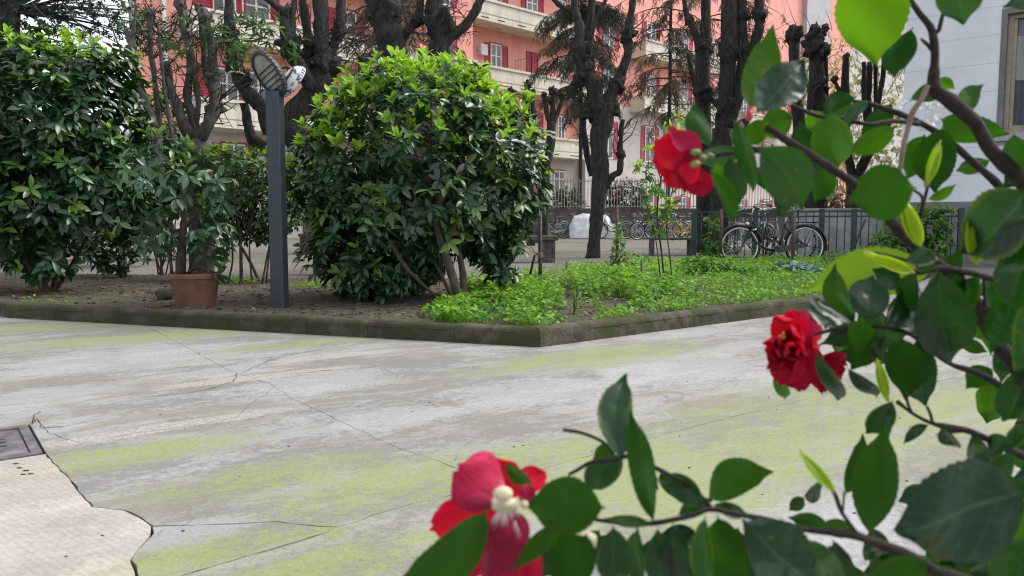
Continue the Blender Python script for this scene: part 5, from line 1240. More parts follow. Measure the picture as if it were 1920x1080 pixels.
sheet('dark_cover', 'dark brown cloth bundle behind the stone bench', (at(1010, 413, 27).x, 27, .03), [(-.42, .1, .25), (-.2, .6, .34), (.1, .76, .38), (.3, .6, .34), (.45, .15, .25)], 'darkcover', 'sheet', 5)

# ------------------------------------------------------------------ weeds, grass, litter
PATCH = [  # centre px, radii px, weed density, blade density, height, brightness
 (960, 560, 120, 42, 1.0, .3, .11, .55), (930, 598, 130, 34, 1.3, .6, .08, .35), (1180, 535, 125, 40, 1.0, .25, .15, .6), (1240, 560, 90, 32, 1.0, .2, .12, .4), (1400, 545, 190, 36, .35, .75, .06, .45),
 (1420, 505, 190, 18, .7, .5, .09, .6), (1250, 585, 80, 22, .6, .5, .07, .55), (1330, 500, 80, 16, .8, .4, .10, .7), (1540, 530, 70, 40, .4, .7, .06, .5), (1060, 608, 80, 20, .45, .5, .04, .4), (1150, 595, 120, 30, .5, .6, .04, .5),
 (590, 535, 70, 5, .25, .3, .04, .6), (430, 525, 60, 8, .2, .25, .04, .6), (290, 505, 40, 8, .1, .3, .04, .6), (130, 570, 140, 6, .05, .1, .03, .4), (1100, 505, 120, 10, .15, .25, .05, .6)]
BARE = [(1088, 594, 36, 15), (1155, 572, 28, 9), (1290, 548, 32, 8), (1065, 560, 14, 18), (1345, 582, 22, 7)]
weeds, wt, blades, bt = [], [], [], []
rw = random.Random(3)
for _ in range(260000):
    u = rw.random(); v = rw.random()
    x = rw.uniform(-4.5, 6.8); y = 5.0 + 9.0 * rw.random() ** 1.15
    px, py = topx((x, y, .09))
    if not (0 < px < 1760 and 480 < py < 640): continue
    best = None
    for P_ in PATCH:
        d = ((px - P_[0]) / P_[2]) ** 2 + ((py - P_[1]) / P_[3]) ** 2
        if d < 1.25 and (best is None or d < best[0]): best = (d, P_)
    if not best: continue
    d, P_ = best; nz = noise.noise(Vector((x * 3.5, y * 3.5, 0))); nz2 = noise.noise(Vector((x * 9, y * 9, 5)))
    dens = sm(1.25, .55, d) if d > .55 else 1.0
    if any(((px - b[0]) / b[2]) ** 2 + ((py - b[1]) / b[3]) ** 2 < 1 + nz for b in BARE): dens *= .06
    dens *= .55 + .9 * nz
    if kerb_dist(x, y) < .10 or rw.random() > dens: continue
    a, b0_ = K[1], K[2]
    s1 = (K[2] - K[1]).cross(Vector((x, y, 0)) - K[1]).z; s2 = (K[3] - K[2]).cross(Vector((x, y, 0)) - K[2]).z
    if s1 < 0 or s2 < 0: continue
    z = bed_z(x, y); h = P_[6] * (1 + .9 * nz2 + .5 * nz); tb = P_[7]
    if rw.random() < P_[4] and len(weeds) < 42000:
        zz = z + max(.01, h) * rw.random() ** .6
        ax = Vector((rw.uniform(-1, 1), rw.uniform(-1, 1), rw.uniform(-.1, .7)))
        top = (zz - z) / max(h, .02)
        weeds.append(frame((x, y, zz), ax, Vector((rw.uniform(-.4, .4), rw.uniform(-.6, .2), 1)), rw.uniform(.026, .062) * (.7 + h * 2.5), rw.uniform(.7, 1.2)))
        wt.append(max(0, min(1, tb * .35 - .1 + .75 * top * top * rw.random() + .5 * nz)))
    if rw.random() < P_[5] and len(blades) < 42000:
        ax = Vector((rw.uniform(-.55, .55), rw.uniform(-.55, .55), 1)); blades.append(frame((x, y, z - .005), ax, Vector((rw.uniform(-1, 1), rw.uniform(-1, 1), .1)), max(.03, h * rw.uniform(.5, 1.2)), rw.uniform(.8, 1.6) * .10 / max(.03, h)))
        bt.append(max(0, min(1, tb + .5 * (rw.random() - .5))))
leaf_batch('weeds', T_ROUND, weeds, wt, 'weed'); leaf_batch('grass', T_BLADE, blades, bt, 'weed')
# moss and creeping growth along the kerb top, litter on the bare soil
lit, lt = [], []
for _ in range(9000):
    x = rw.uniform(-6, 3.5); y = rw.uniform(5.2, 10.5); px, py = topx((x, y, .09))
    if not (-40 < px < 1300 and 480 < py < 640) or kerb_dist(x, y) < .16: continue
    if (K[2] - K[1]).cross(Vector((x, y, 0)) - K[1]).z < 0 or (K[3] - K[2]).cross(Vector((x, y, 0)) - K[2]).z < 0 or (px < 20 and (K[1] - K[0]).cross(Vector((x, y, 0)) - K[0]).z < 0): continue
    lit.append(frame((x, y, bed_z(x, y) + .006), Vector((rw.uniform(-1, 1), rw.uniform(-1, 1), rw.uniform(-.1, .25))), Vector((rw.uniform(-.5, .5), rw.uniform(-.5, .5), 1)), rw.uniform(.015, .07), rw.uniform(.5, 1))); lt.append(rw.random())
leaf_batch('leaf_litter', T_LEAF, lit, lt, 'dry')
mb = MB()
for _ in range(420):
    x = rw.uniform(-5, 1.5); y = rw.uniform(5.6, 9); px, py = topx((x, y, .09))
    if not (0 < px < 1200 and 480 < py < 640) or kerb_dist(x, y) < .18 or (K[2] - K[1]).cross(Vector((x, y, 0)) - K[1]).z < 0 or (K[3] - K[2]).cross(Vector((x, y, 0)) - K[2]).z < 0: continue
    r = rw.uniform(.006, .026); mb.blob((x, y, bed_z(x, y) + r * .2), r, .35, 3, rw.random() * 40, 1, (1.2, 1, .7))
mb.build('soil_clods', 'soil', kind='stuff')
m = MB()
for _ in range(120):
    x = rw.uniform(-5, 1.2); y = rw.uniform(5.6, 8.5); px, py = topx((x, y, .09))
    if not (0 < px < 1200 and 500 < py < 640) or kerb_dist(x, y) < .2 or (K[2] - K[1]).cross(Vector((x, y, 0)) - K[1]).z < 0 or (K[3] - K[2]).cross(Vector((x, y, 0)) - K[2]).z < 0: continue
    a = rw.uniform(0, 6.28); L = rw.uniform(.05, .28); d = Vector((math.cos(a), math.sin(a), 0)); p = Vector((x, y, bed_z(x, y) + .008))
    m.tube([p, p + d * L * .5 + Vector((0, 0, .01)), p + d * L + Vector((.02, .01, .012))], [.004, .003, .002], 5)
m.build('fallen_twigs', 'bark_thin', kind='stuff')
# small upright seedlings
for lab, px, py, h, L in (('small feathery seedling on the bare soil patch', 1076, 590, .24, .05), ('thin grey green seedling in the tall weeds', 1207, 520, .34, .06), ('wispy weed stalk at the edge of the gravel', 1062, 508, .18, .04)):
    p = on_bed(px, py); r = thing('seedling', p, lab, 'plant'); m = MB(); it = []
    for k in range(3):
        t = p + Vector((rng.uniform(-.05, .05), rng.uniform(-.04, .04), h * rng.uniform(.7, 1))); m.tube([p, p.lerp(t, .5) + rv(.01), t], [.004, .003, .0015], 5)
        for j in range(9): q = p.lerp(t, .3 + .7 * j / 9); rosette(q, Vector((0, 0, 1)), 2, L, .9, rng.random() * .6, it, .7)
    m.build('stem', 'bark_thin', r); leaf_objects(T_NARROW, 'narrow', it, 'bluegreen' if 'grey' in lab else 'leaf_bright', r)

# ------------------------------------------------------------------ camellia close to the camera
M['lime_bud'] = surf('lime_bud', (.28, .36, .03), (.42, .48, .06), 60, .5, .2, .001)
M['red_bud'] = surf('red_bud', (.42, .03, .06), (.55, .08, .12), 60, .5, .2, .001)
cam_root = thing('camellia_bush', (1.2, .75, 0), 'blurred camellia branches in the foreground, glossy leaves and red flowers', 'shrub')
def sheetleaf(name, b, t, w, Y, dt=0.0, roll=0.0, fold=.25, curl=.1, bow=0.0, mat='camellia', tint=0.0, under=False, prof='leaf', ruf=0.0, parent=None, seed=0, ns=28, nt=8):
    B = at(b[0], b[1], Y); T = at(t[0], t[1], Y + dt); ax = T - B; L = ax.length; y = ax.normalized()
    mid = (B + T) / 2; n = (CP - mid); n = (n - y * n.dot(y)).normalized(); n = Quaternion(y, R(roll)) @ n
    x = y.cross(n); W = w / FPX * Y / max(.35, abs(math.cos(R(roll)))); sg = -1 if under else 1
    v, f, ac, al = [], [], [], []
    for i in range(ns + 1):
        s = i / ns
        if prof == 'leaf':
            q = max(0.0, (s - .05) / .95); p = (math.sin(math.pi * q ** .86) ** .76) if q > 0 else 0
            if s > .78: p *= 1 - .42 * math.sin(math.pi * min(1, (s - .78) / .22) * .62)
            p *= 1 + .022 * (1 if i % 2 else -1); p = max(p, .035 if s < .1 else .004)
        else:
            p = .22 + .78 * math.sin(math.pi * .5 * min(1, s / .62)) ** 1.2 if s < .62 else math.sqrt(max(0.0, 1 - ((s - .62) / .40) ** 2.4)); p = max(p, .12)
        cx = bow * L * 4 * s * (1 - s)
        for j in range(nt + 1):
            u = 2 * j / nt - 1; hw = W * .5 * p
            z = fold * hw * abs(u) ** (1.0 if prof == 'leaf' else 2.0) * 1.0 - curl * L * (s * s * .9 - .2 * s)
            z += .035 * W * math.sin(8 * s + 2.5 * u + seed) + .03 * W * u * math.sin(5 * s + seed * 1.7)
            e = s
            if ruf: z += ruf * W * s * s * (math.sin(5.0 * u + seed) + .6 * math.sin(11 * u + seed * 2 + 4 * s)) * .5; e = s * (1 - .10 * abs(u) ** 2.5 + .035 * math.sin(7 * u + seed * 3) * s)
            v.append(B + y * (L * e) + x * (cx + u * hw) + n * (z * sg)); ac.append(u * sg); al.append(s)
    for i in range(ns):
        for j in range(nt):
            a = i * (nt + 1) + j; q = (a, a + 1, a + nt + 2, a + nt + 1); f.append(q if sg > 0 else q[::-1])
    return meshobj(name, v, f, mat, parent or cam_root, True, None, {'across': ac, 'along': al, 'tint': [tint] * len(v), 'rnd': [rng.random()] * len(v)})
def LF(bx, by, tx, ty, w, Y=.8, dt=0.0, roll=0, fold=.32, curl=.16, bow=0.0, tint=0.0, under=False, mat='camellia'):  # higher tint also paints the paler green of leaves lit from behind
    return sheetleaf('leaf', (bx, by), (tx, ty), w, Y, dt, roll, fold, curl, bow, mat, tint, under, seed=bx * .1)
def BR(pts, Y=.8, name='branch', mat='twig', dy=None):
    P, r = [], []
    for i, p in enumerate(pts):
        y = Y + (p[3] if len(p) > 3 else 0); P.append(at(p[0], p[1], y)); r.append(p[2] * .5 / FPX * y)
    return MB().tube(P, r, 10, .22, 60, pts[0][0], res=5).build(name, mat, cam_root)
# branches
BR([(1990, 420, 30), (1925, 350, 29), (1862, 284, 27), (1830, 233, 26), (1782, 190, 27), (1752, 165, 24), (1753, 112, 15), (1747, 58, 14), (1722, 22, 11), (1698, -12, 10), (1670, -50, 9)], .78)
BR([(1747, 60, 10), (1760, 57, 8), (1768, 28, 8), (1790, -10, 7)], .78)
BR([(1727, 73, 5), (1740, 85, 7), (1750, 96, 8)], .78, 'petiole')
BR([(1990, 520, 18, .1), (1902, 392, 16, .1), (1873, 347, 15, .1), (1827, 306, 14, .1), (1770, 257, 13, .1), (1710, 223, 12, .1), (1638, 197, 10, .1), (1600, 190, 7, .1)], .8)
BR([(1723, 232, 10, .08), (1673, 227, 8, .06), (1627, 233, 8, .05), (1570, 220, 8, .05), (1533, 217, 8, .05), (1480, 195, 7, .05), (1462, 182, 5, .05)], .8)
BR([(1995, 800, 30), (1925, 715, 30), (1895, 672, 29), (1872, 645, 29), (1842, 590, 30), (1818, 552, 27), (1780, 512, 24), (1740, 482, 22), (1719, 463, 20), (1690, 437, 20), (1666, 408, 20), (1625, 368, 19), (1592, 338, 18), (1553, 312, 18), (1513, 287, 17), (1470, 260, 15), (1437, 237, 13)], .74)
BR([(1506, 290, 8), (1472, 286, 8), (1430, 284, 7), (1388, 286, 7), (1350, 290, 8), (1318, 300, 10)], .74)
BR([(1425, 281, 8), (1405, 275, 7), (1388, 263, 7), (1380, 255, 6), (1395, 240, 6), (1405, 224, 7)], .75)
BR([(1960, 552, 15, -.02), (1920, 537, 14, -.02), (1842, 517, 13, -.02), (1800, 508, 13, -.02), (1760, 503, 12, -.02), (1722, 510, 11, -.02), (1695, 502, 9, -.02)], .72)
BR([(1844, 520, 6), (1846, 545, 6), (1846, 575, 7)], .73)
BR([(1727, 402, 8), (1730, 385, 7), (1728, 368, 6), (1714, 357, 5)], .74, 'petiole')
BR([(1722, 445, 9), (1725, 420, 8), (1728, 398, 7), (1741, 345, 6), (1748, 322, 5)], .745)
BR([(1760, 668, 10), (1718, 634, 8), (1690, 620, 8), (1650, 612, 8), (1591, 613, 7), (1555, 620, 7), (1522, 628, 7)], .72)
BR([(1596, 616, 5), (1570, 626, 5), (1548, 640, 4), (1530, 652, 4)], .72)
BR([(1995, 800, 15), (1920, 751, 13), (1875, 722, 12), (1830, 698, 12), (1788, 685, 9), (1760, 668, 9)], .72)
BR([(2000, 900, 18), (1920, 856, 15), (1865, 830, 13), (1820, 809, 11), (1774, 800, 12), (1746, 793, 8), (1714, 777, 7), (1682, 753, 8)], .66)
BR([(1749, 794, 6), (1745, 778, 6), (1738, 762, 5)], .66, 'petiole')
BR([(1712, 776, 5), (1704, 762, 5), (1700, 746, 5)], .66, 'petiole')
BR([(1990, 1150, 30), (1840, 1098, 27), (1760, 1073, 24), (1732, 1056, 22), (1668, 1027, 20), (1609, 1006, 17), (1560, 998, 15), (1507, 992, 13), (1440, 975, 11), (1380, 964, 11), (1333, 955, 10), (1300, 966, 10), (1232, 980, 11), (1180, 982, 8), (1129, 976, 8), (1060, 965, 7), (1000, 950, 8)], .54)
BR([(1333, 952, 9), (1296, 913, 8), (1255, 890, 9), (1221, 873, 9), (1188, 854, 9), (1150, 862, 8), (1110, 866, 8), (1085, 880, 7), (1066, 890, 6)], .57)
BR([(1150, 850, 6), (1129, 828, 6), (1092, 812, 6), (1072, 808, 7), (1055, 806, 6)], .58)
BR([(1612, 1006, 8), (1592, 980, 7), (1577, 958, 8), (1566, 928, 9), (1552, 905, 4)], .54)
BR([(1580, 960, 5), (1582, 935, 5), (1583, 920, 4)], .54, 'petiole')
BR([(1739, 160, 9), (1728, 185, 10), (1710, 213, 10), (1700, 250, 9), (1692, 285, 9), (1688, 315, 9), (1684, 342, 7)], .76, 'dead_twig', 'twig_dead')
BR([(1745, 500, 7), (1700, 488, 6), (1660, 478, 6), (1640, 474, 5)], .70)
# leaves: zone A, top right
LF(1640, -75, 1644, 121, 128, .72, .03, 12, .12, .06, .05, .9, True); LF(1712, 52, 1683, 149, 52, .76, 0, 35, .3, .15, .20, 0, True)
LF(1795, -60, 1806, 47, 80, .70, 0, 8, .15, .05, 0, .1); LF(1975, -25, 1885, 12, 42, .75, 0, 0, .2, .1)
LF(1416, 214, 1511, 103, 80, .66, .02, -12, .16, .12, .03, 0); LF(1405, 205, 1432, 70, 70, .70, .05, 20, .25, .25, .06, .55, True)
LF(1330, 275, 1302, 190, 44, .70, .02, 30, .2, -.1, -.06, .2, True); LF(1620, 186, 1510, 248, 40, .86, 0, 20, .3, .15, -.10, .55, True)
LF(1556, 207, 1570, 320, 74, .76, .02, 5, .45, .12, .02, .25); LF(1632, 190, 1576, 244, 22, .82, .02, 50, .4, .1, .05, 0)
LF(1680, 236, 1588, 287, 44, .80, .03, 15, .2, .12, -.05, .45, True); LF(1733, 252, 1702, 335, 62, .88, .02, 15, .25, .1, -.03, .25, True)
LF(1768, 236, 1752, 360, 74, .84, .02, -10, .2, .12, .05, .05, True); LF(1757, 150, 1706, 195, 34, .80, 0, 30, .3, .2, -.08, .3, True); LF(1757, 148, 1790, 166, 22, .80, 0, 10, .3, .1, 0, .6, True)
LF(1762, 222, 1882, 245, 56, .86, .03, 10, .2, .15, .06, .35, True); LF(1718, 352, 1592, 374, 108, .60, .02, 0, .12, .06, .02, .28, True); LF(1421, 272, 1515, 402, 96, .56, .03, -12, .2, .14, -.06, .1)
LF(1376, 224, 1402, 368, 38, .64, .03, 40, .5, .15, -.12, .05); LF(1332, 318, 1380, 412, 34, .62, .02, 38, .3, .15, -.06, .15, True); LF(1366, 292, 1386, 385, 40, .70, .02, 20, .3, .1, -.05, 0)
LF(1400, 272, 1440, 222, 42, .74, 0, 10, .2, .1, 0, .6, True); LF(1383, 282, 1395, 240, 36, .76, 0, 10, .2, .1, .05, .7, True); LF(1488, 218, 1422, 245, 56, .82, .02, 10, .2, .1, 0, .35, True)
LF(1500, 224, 1488, 330, 44, .80, .02, -30, .35, .1, -.04, .05); LF(1430, 312, 1508, 318, 62, .84, .02, 10, .2, .1, 0, .3, True); LF(1475, 285, 1500, 340, 40, .84, .02, 20, .2, .1, 0, .2, True)
LF(1740, 374, 1790, 345, 20, .72, 0, 15, .3, .15, .10, .75, True); LF(1520, 205, 1545, 255, 40, .88, .02, 20, .2, .1, 0, .5, True); LF(1350, 300, 1355, 345, 34, .80, 0, 10, .2, .1, 0, .6, True)
# zone right edge
LF(1925, 352, 1785, 470, 118, .60, .04, 28, .32, .22, -.14, 0); LF(1950, 400, 1838, 478, 78, .66, .02, -10, .2, .1, .04, 0); LF(1965, 418, 1862, 510, 84, .58, .03, 35, .22, .1, .04, 0); LF(1950, 470, 1880, 540, 60, .66, 0, -20, .2, .1, 0, .05)
LF(1950, 300, 1880, 350, 44, .8, 0, 20, .2, .1, 0, 0); LF(1858, 300, 1790, 322, 30, .92, 0, 10, .2, .1, 0, .5, True)
# zone B
LF(1755, 505, 1511, 546, 98, .82, .02, 8, .1, .05, .06, .0, True, 'camellia_lime'); LF(1604, 596, 1563, 496, 44, .70, .02, 35, .35, .12, -.14, .5, True); LF(1628, 605, 1640, 512, 74, .74, .02, 10, .2, .12, -.06, .05)
LF(1690, 540, 1638, 503, 40, .76, 0, 20, .3, .1, 0, 0); LF(1658, 614, 1728, 516, 60, .70, .03, 30, .5, .12, .08, 0); LF(1758, 505, 1786, 688, 106, .66, .03, -8, .5, .08, .02, .02)
LF(1548, 616, 1538, 556, 58, .76, .03, 45, .2, .1, .02, 0); LF(1555, 620, 1592, 586, 36, .8, 0, 10, .2, .1, 0, .45, True); LF(1637, 608, 1606, 660, 48, .68, .03, 12, .25, .12, .16, .22, True)
LF(1642, 618, 1540, 648, 44, .74, .02, -15, .2, .12, .05, 0); LF(1640, 622, 1596, 690, 62, .72, .02, -15, .25, .1, -.04, .1, True); LF(1655, 612, 1722, 604, 52, .72, .02, -20, .3, .1, -.06, 0)
LF(1660, 630, 1636, 684, 32, .70, .02, 40, .3, .1, -.08, 0); LF(1690, 632, 1698, 744, 76, .68, .02, 5, .2, .12, -.03, .1, True); LF(1722, 632, 1742, 768, 62, .70, .02, -20, .3, .12, .06, .05)
LF(1588, 690, 1642, 753, 30, .70, .02, 40, .4, .12, -.10, 0); LF(1528, 660, 1564, 762, 38, .68, .03, 38, .35, .15, -.12, 0); LF(1450, 702, 1471, 754, 26, .72, .02, 20, .4, .12, -.08, .35)
LF(1906, 530, 1866, 622, 62, .72, .02, -10, .2, .1, -.06, .1, True); LF(1935, 556, 1915, 745, 74, .60, .03, 40, .25, .1, -.08, 0); LF(1892, 612, 1880, 722, 46, .76, .02, -20, .2, .1, 0, 0); LF(1862, 692, 1812, 728, 44, .74, .02, 0, .2, .1, .08, .15, True)
LF(1868, 722, 1838, 774, 42, .76, .02, 10, .2, .1, .04, .5, True); LF(1856, 640, 1814, 598, 26, .82, 0, 10, .2, .1, 0, .7, True); LF(1760, 490, 1700, 479, 38, .66, .02, 35, .4, .12, -.05, 0); LF(1757, 498, 1706, 494, 34, .68, .02, -20, .2, .1, .05, .02)
LF(1940, 620, 1890, 660, 40, .78, 0, 0, .2, .1, 0, .3, True); LF(1800, 640, 1850, 660, 26, .86, 0, 0, .2, .1, 0, .4, True); LF(1768, 520, 1800, 470, 34, .74, 0, 20, .3, .1, .05, .2, True)
# zone C, lower right
LF(1932, 912, 1673, 992, 196, .46, .04, 36, .10, .07, -.04, 0); LF(1628, 1006, 1650, 798, 84, .56, .02, 22, .3, .15, .03, .35, True); LF(1584, 928, 1614, 814, 42, .62, .02, 18, .25, .1, .10, .22, True)
LF(1674, 750, 1622, 818, 46, .64, .02, -15, .25, .12, -.04, .05); LF(1672, 770, 1664, 822, 16, .63, 0, 45, .4, .1, 0, 0); LF(1742, 796, 1690, 832, 22, .64, .02, 30, .3, .1, .04, 0); LF(1822, 806, 1752, 812, 15, .66, .02, 50, .3, .1, 0, 0)
LF(1895, 822, 1850, 860, 40, .64, .02, 35, .3, .1, .06, 0); LF(1935, 800, 1880, 838, 36, .62, .02, 40, .2, .1, 0, 0); LF(1905, 856, 1840, 884, 26, .62, .02, 40, .2, .1, 0, 0); LF(1507, 930, 1547, 908, 30, .66, .02, 45, .2, .1, .05, 0); LF(1508, 932, 1480, 958, 26, .66, 0, -10, .2, .1, 0, .15)
LF(1556, 988, 1478, 972, 32, .58, .02, 15, .2, .1, .05, .3, True); LF(1604, 1000, 1532, 988, 36, .56, .02, 20, .3, .1, .08, .6, True); LF(1326, 938, 1442, 885, 74, .58, .02, 10, .2, .16, -.12, .45, True)
LF(1392, 972, 1560, 1112, 130, .48, .02, -14, .18, .12, .04, .02); LF(1512, 1008, 1600, 1110, 54, .52, .02, -25, .3, .1, .05, .25); LF(1560, 1010, 1600, 1120, 40, .56, 0, -10, .2, .1, 0, .05); LF(1740, 1050, 1620, 1130, 84, .5, .02, 10, .2, .1, 0, .25, True)
LF(1860, 1020, 1760, 1060, 44, .58, .02, -10, .2, .1, 0, 0); LF(1945, 1015, 1862, 1120, 80, .48, .02, 30, .25, .1, .05, .05); LF(1945, 930, 1900, 1020, 46, .54, .02, 0, .2, .1, 0, .4, True); LF(1880, 1060, 1800, 1130, 60, .56, .0, -10, .2, .1, 0, 0); LF(1960, 870, 1900, 920, 40, .6, 0, 0, .2, .1, 0, .0)
# zone D, lower middle
LF(1166, 866, 1178, 696, 70, .56, .03, 14, .3, .12, -.12, .04); LF(1226, 984, 1172, 772, 52, .52, .02, 34, .35, .12, .05, .2, True); LF(1185, 850, 1180, 768, 20, .60, 0, 10, .2, .1, .05, .75, True); LF(1155, 836, 1112, 862, 36, .60, 0, 10, .2, .1, 0, .5, True)
LF(1170, 850, 1100, 926, 60, .58, .02, -15, .3, .1, .06, 0); LF(1135, 952, 985, 948, 112, .48, .01, 4, .08, .05, .02, .32, True); LF(1060, 985, 966, 1068, 40, .47, .01, 20, .3, .12, .06, .35, True); LF(1000, 915, 946, 868, 30, .52, .01, 10, .2, .12, -.04, .45, True)
LF(912, 955, 752, 1088, 92, .46, .02, 16, .22, .16, -.12, .32, True); LF(1100, 1000, 1040, 1110, 92, .5, .01, 0, .2, .1, 0, .12, True); LF(1150, 985, 1150, 1110, 70, .5, .01, -10, .2, .1, 0, .0); LF(1195, 990, 1196, 1115, 44, .49, .01, 40, .4, .1, 0, .05)
LF(1232, 988, 1242, 1118, 62, .5, .01, -10, .25, .1, 0, 0); LF(1262, 978, 1290, 1110, 56, .5, .01, -15, .25, .1, .06, .0); LF(1322, 966, 1312, 1116, 46, .48, .01, 38, .45, .12, -.04, .08); LF(1345, 966, 1392, 1112, 82, .5, .02, 0, .2, .1, .05, .18, True)
LF(1320, 952, 1238, 888, 50, .56, .02, -10, .25, .1, .05, .05); LF(1336, 946, 1405, 962, 30, .56, .01, -15, .3, .1, .05, .05); LF(1225, 985, 1130, 968, 24, .52, .02, 30, .4, .1, -.03, .3); LF(1240, 880, 1290, 945, 40, .6, .02, 40, .2, .1, 0, .0)
LF(1270, 965, 1335, 935, 30, .60, .02, 20, .2, .1, 0, .25, True); LF(1180, 870, 1240, 920, 46, .60, .02, -10, .2, .1, .04, 0); LF(1060, 1000, 1010, 1090, 60, .54, 0, -10, .2, .1, 0, .0)
rl = random.Random(12)
for x0, x1, y0, y1, n in ((1800, 1960, 480, 620, 9), (1640, 1800, 520, 640, 7), (1840, 1960, 600, 800, 9), (1780, 1960, 820, 1000, 8), (1560, 1700, 560, 660, 5), (1380, 1560, 250, 340, 6), (1620, 1800, 1000, 1090, 5), (1150, 1420, 990, 1090, 8), (1000, 1420, 985, 1040, 16), (1600, 1930, 960, 1080, 14), (1740, 1940, 840, 1000, 9), (1400, 1600, 990, 1060, 9), (1560, 1700, 180, 260, 3)):
    for _ in range(n):
        bx, by = rl.uniform(x0, x1), rl.uniform(y0, y1); a = rl.gauss(1.75, .75); L = rl.uniform(70, 105)
        LF(bx, by, bx + L * math.cos(a), by + L * math.sin(a), L * rl.uniform(.42, .62), rl.uniform(.80, .98) if y0 < 900 else rl.uniform(.58, .68), rl.uniform(-.02, .05), rl.uniform(-40, 40), rl.uniform(.2, .5), rl.uniform(.05, .25), rl.uniform(-.08, .08), rl.choice([0, 0, 0, .1, .3]), rl.random() < .5)
LF(1935, 690, 1868, 790, 60, .62, .02, 30, .35, .2, -.05, 0); LF(1900, 560, 1850, 655, 56, .66, .02, 25, .35, .15, -.05, 0); LF(1945, 470, 1880, 575, 66, .62, .02, 35, .4, .15, .05, 0); LF(1900, 250, 1935, 330, 50, .76, .02, 20, .3, .15, .05, .1)
LF(1800, 500, 1770, 590, 50, .70, .02, -20, .4, .15, .06, 0); LF(1840, 516, 1800, 600, 44, .69, .02, 30, .4, .15, .06, .1); LF(1716, 508, 1690, 590, 46, .70, .02, 35, .4, .15, -.06, 0); LF(1600, 610, 1560, 560, 34, .72, .02, 25, .3, .15, 0, 0)
LF(1905, 850, 1860, 920, 46, .60, .02, 20, .35, .15, .05, 0); LF(1820, 812, 1850, 880, 40, .64, .02, -20, .35, .15, .05, .1); LF(1770, 798, 1800, 850, 30, .64, .02, 30, .35, .15, .05, 0); LF(1880, 720, 1930, 800, 52, .68, .02, 20, .35, .15, .05, 0)
LF(1560, 310, 1530, 380, 44, .78, .02, 25, .35, .15, .05, .2, True); LF(1640, 385, 1600, 330, 40, .76, .02, 20, .3, .1, 0, .1, True); LF(1800, 205, 1840, 160, 40, .80, .02, 20, .3, .1, 0, .3, True)
# buds
def spindle(name, b, t, w, Y, mat, parent=None, bulge=.38):
    B, T = at(*b, Y), at(*t, Y); r = w / 2 / FPX * Y; n = 12
    return MB().tube([B.lerp(T, i / n) for i in range(n + 1)], [max(.0004, r * (math.sin(math.pi * (i / n) ** (math.log(.5) / math.log(bulge))) ** .8 if 0 < i < n else .12)) for i in range(n + 1)], 12, .05, 60, 1).build(name, mat, parent or cam_root)
def leafbud(b, t, w, Y):
    o = spindle('bud', b, t, w * .72, Y, 'lime_bud')
    for k, (rl, bw, ww) in enumerate(((30, -.09, .62), (-28, .09, .62), (0, .02, .5))):
        sheetleaf('scale', b, (t[0] + (k - 1) * 3, t[1] + k * 5), w * ww, Y - .004 - .002 * k, 0, rl, .7, -.02, bw, 'camellia_lime', .3, False, parent=o, seed=k)
    return o
leafbud((1726, 462), (1692, 368), 40, .66); leafbud((1832, 496), (1827, 392), 46, .64); leafbud((1738, 348), (1764, 263), 16, .74); leafbud((1644, 672), (1668, 754), 18, .68); leafbud((1568, 926), (1496, 838), 12, .54)
leafbud((1716, 512), (1618, 470), 20, .68); spindle('bud', (1735, 352), (1747, 312), 12, .74, 'calyx')
spindle('flower_bud', (1405, 228), (1404, 203), 15, .74, 'red_bud'); spindle('flower_bud', (1118, 1005), (1052, 1040), 46, .52, 'calyx_pale')
for px, py, w in ((1375, 252, 9), (1392, 236, 9)): spindle('bud', (px, py + 9), (px - 4, py - 9), w, .745, 'calyx')
# flowers
def flower(): 
    o = bpy.data.objects.new('flower', None); COL.objects.link(o); o.parent = cam_root; return o
def PT_(fl, bx, by, tx, ty, w, Y, mat, dt=0.0, roll=0, fold=.35, curl=.06, bow=0.0, ruf=.10, under=False):
    return sheetleaf('petal', (bx, by), (tx, ty), w, Y, dt, roll, fold, curl, bow, mat, 0, under, 'petal', ruf, fl, seed=tx * .37 + ty * .11, ns=14, nt=10)
def CX(fl, px, py, r, Y, mat='calyx', sq=(1, 1, 1), name='calyx'):
    return MB().blob(at(px, py, Y), r / FPX * Y, .08, 2, px, 3, sq).build(name, mat, fl)
A_ = flower()
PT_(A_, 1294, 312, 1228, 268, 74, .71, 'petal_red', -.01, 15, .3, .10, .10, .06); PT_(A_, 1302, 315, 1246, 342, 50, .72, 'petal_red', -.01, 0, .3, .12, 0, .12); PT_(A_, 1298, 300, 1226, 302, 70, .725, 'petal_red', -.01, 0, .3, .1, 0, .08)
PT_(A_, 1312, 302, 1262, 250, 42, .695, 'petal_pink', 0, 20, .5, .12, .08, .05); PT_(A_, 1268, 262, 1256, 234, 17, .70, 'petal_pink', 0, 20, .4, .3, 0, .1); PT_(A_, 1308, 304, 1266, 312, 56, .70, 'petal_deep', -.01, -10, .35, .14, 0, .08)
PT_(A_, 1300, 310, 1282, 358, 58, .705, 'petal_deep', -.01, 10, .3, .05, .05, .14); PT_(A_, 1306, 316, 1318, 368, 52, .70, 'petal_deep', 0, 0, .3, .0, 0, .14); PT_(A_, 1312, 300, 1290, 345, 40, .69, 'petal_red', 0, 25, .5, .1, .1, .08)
CX(A_, 1304, 286, 9, .690, 'calyx', (1.15, 1, .75)); CX(A_, 1304, 309, 9, .690, 'calyx', (1.1, 1, .95)); CX(A_, 1316, 297, 9, .695, 'calyx', (1.2, 1, .8)); CX(A_, 1330, 293, 8, .71, 'calyx', (1.3, 1, .75))
B_ = flower()
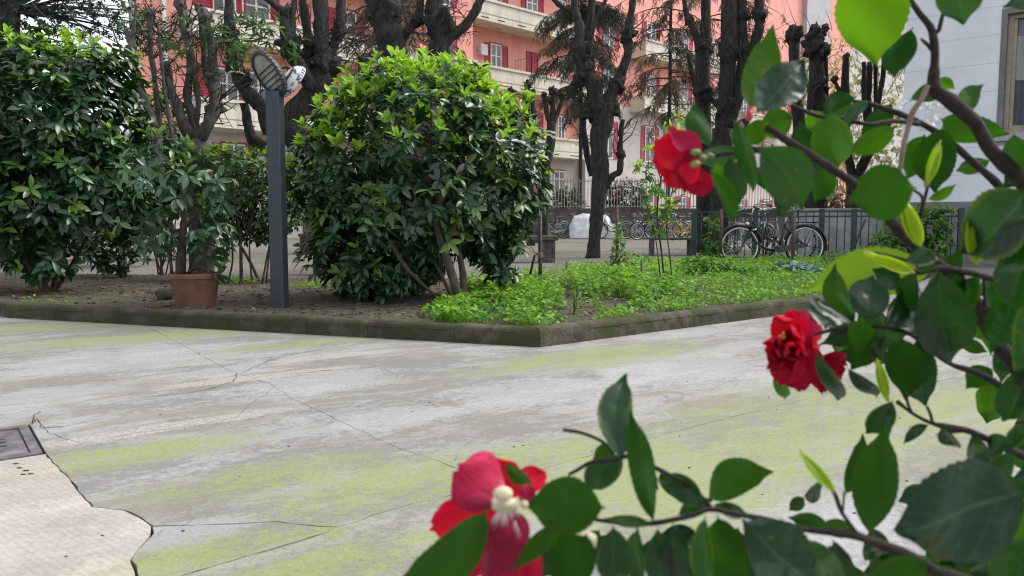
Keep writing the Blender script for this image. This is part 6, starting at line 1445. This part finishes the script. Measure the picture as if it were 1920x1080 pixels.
for tx, ty, w, m_, Y, dt, cu in ((1512, 583, 62, 'petal_pink', .71, .01, .0), (1478, 578, 60, 'petal_red', .70, -.01, -.12), (1446, 592, 54, 'petal_red', .70, -.02, -.1), (1428, 645, 58, 'petal_red', .70, -.03, -.08), (1438, 690, 58, 'petal_deep', .70, -.02, -.06),
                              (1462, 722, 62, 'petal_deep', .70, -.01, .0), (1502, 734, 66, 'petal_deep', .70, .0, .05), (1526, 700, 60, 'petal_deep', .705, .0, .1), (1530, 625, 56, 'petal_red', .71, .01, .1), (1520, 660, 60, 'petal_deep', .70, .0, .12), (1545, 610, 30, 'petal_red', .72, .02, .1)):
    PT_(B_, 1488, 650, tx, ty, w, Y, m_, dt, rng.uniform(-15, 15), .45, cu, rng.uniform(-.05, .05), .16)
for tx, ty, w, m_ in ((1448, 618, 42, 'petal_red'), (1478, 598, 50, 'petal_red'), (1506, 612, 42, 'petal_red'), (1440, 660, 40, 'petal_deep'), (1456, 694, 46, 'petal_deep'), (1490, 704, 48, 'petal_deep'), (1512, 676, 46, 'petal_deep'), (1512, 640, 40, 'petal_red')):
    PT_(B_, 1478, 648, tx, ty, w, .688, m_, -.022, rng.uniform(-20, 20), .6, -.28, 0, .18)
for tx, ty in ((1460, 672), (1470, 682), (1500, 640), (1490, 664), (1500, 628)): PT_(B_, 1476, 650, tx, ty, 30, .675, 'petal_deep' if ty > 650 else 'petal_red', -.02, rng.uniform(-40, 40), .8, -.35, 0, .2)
m = MB()
for _ in range(7):
    b_ = at(1472 + rng.uniform(-4, 4), 636 + rng.uniform(-3, 3), .67); t_ = at(1468 + rng.uniform(-10, 10), 630 + rng.uniform(-10, 8), .655); m.tube([b_, t_], [.0003, .0003], 4); m.blob(t_, .0005, .1, 3, 1, 1)
m.build('stamens', 'stamen', B_)
B2 = flower(); B2['label'] = 'smaller deep red flower hanging behind the ruffled one'
for tx, ty, w in ((1588, 688, 46), (1578, 712, 46), (1558, 730, 44), (1545, 738, 36), (1590, 672, 30)): PT_(B2, 1532, 672, tx, ty, w, .76, 'petal_deep', .01, rng.uniform(-15, 15), .4, .06, 0, .16)
CX(B2, 1536, 670, 8, .75, 'calyx')
C_ = flower()
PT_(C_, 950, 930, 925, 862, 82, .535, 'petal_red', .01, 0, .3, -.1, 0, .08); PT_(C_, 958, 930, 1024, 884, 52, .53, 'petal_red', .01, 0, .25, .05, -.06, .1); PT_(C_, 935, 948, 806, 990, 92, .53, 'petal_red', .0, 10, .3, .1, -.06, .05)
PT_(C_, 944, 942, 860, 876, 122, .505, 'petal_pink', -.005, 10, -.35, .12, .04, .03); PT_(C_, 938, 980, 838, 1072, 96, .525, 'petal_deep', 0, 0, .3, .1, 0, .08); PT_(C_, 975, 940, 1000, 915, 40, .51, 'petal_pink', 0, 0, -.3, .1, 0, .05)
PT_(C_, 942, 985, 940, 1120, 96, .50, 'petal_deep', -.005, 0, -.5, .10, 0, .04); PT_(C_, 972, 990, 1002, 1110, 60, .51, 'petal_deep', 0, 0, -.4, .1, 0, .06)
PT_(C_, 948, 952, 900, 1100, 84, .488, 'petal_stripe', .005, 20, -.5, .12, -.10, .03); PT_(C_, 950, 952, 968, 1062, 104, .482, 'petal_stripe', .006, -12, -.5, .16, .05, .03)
for tx, ty, w in ((922, 954, 30), (964, 958, 34)): PT_(C_, 946, 938, tx, ty, w, .478, 'calyx_pale', 0, 0, -.5, .25, 0, .02)
CX(C_, 943, 926, 18, .472, 'calyx_pale', (1.05, .8, .78)); PT_(C_, 940, 950, 872, 940, 34, .484, 'petal_stripe', 0, 10, -.4, .1, .1, .04); CX(C_, 983, 946, 8, .478, 'calyx_pale'); CX(C_, 952, 952, 17, .484, 'calyx', (1.2, .7, .4))
W_ = flower(); W_.name = 'white_bloom'; W_['label'] = 'small out of focus white blossom high on the branches'
for _ in range(26):
    px, py = rng.choice([(1697, 201), (1738, 205), (1745, 222), (1755, 196), (1768, 190), (1735, 228), (1806, 193)]); px += rng.uniform(-9, 9); py += rng.uniform(-8, 8)
    PT_(W_, px, py, px + rng.uniform(-12, 12), py + rng.uniform(-12, 12), 13, .95, 'whitepetal', 0, rng.uniform(-40, 40), .3, .1, 0, .1)
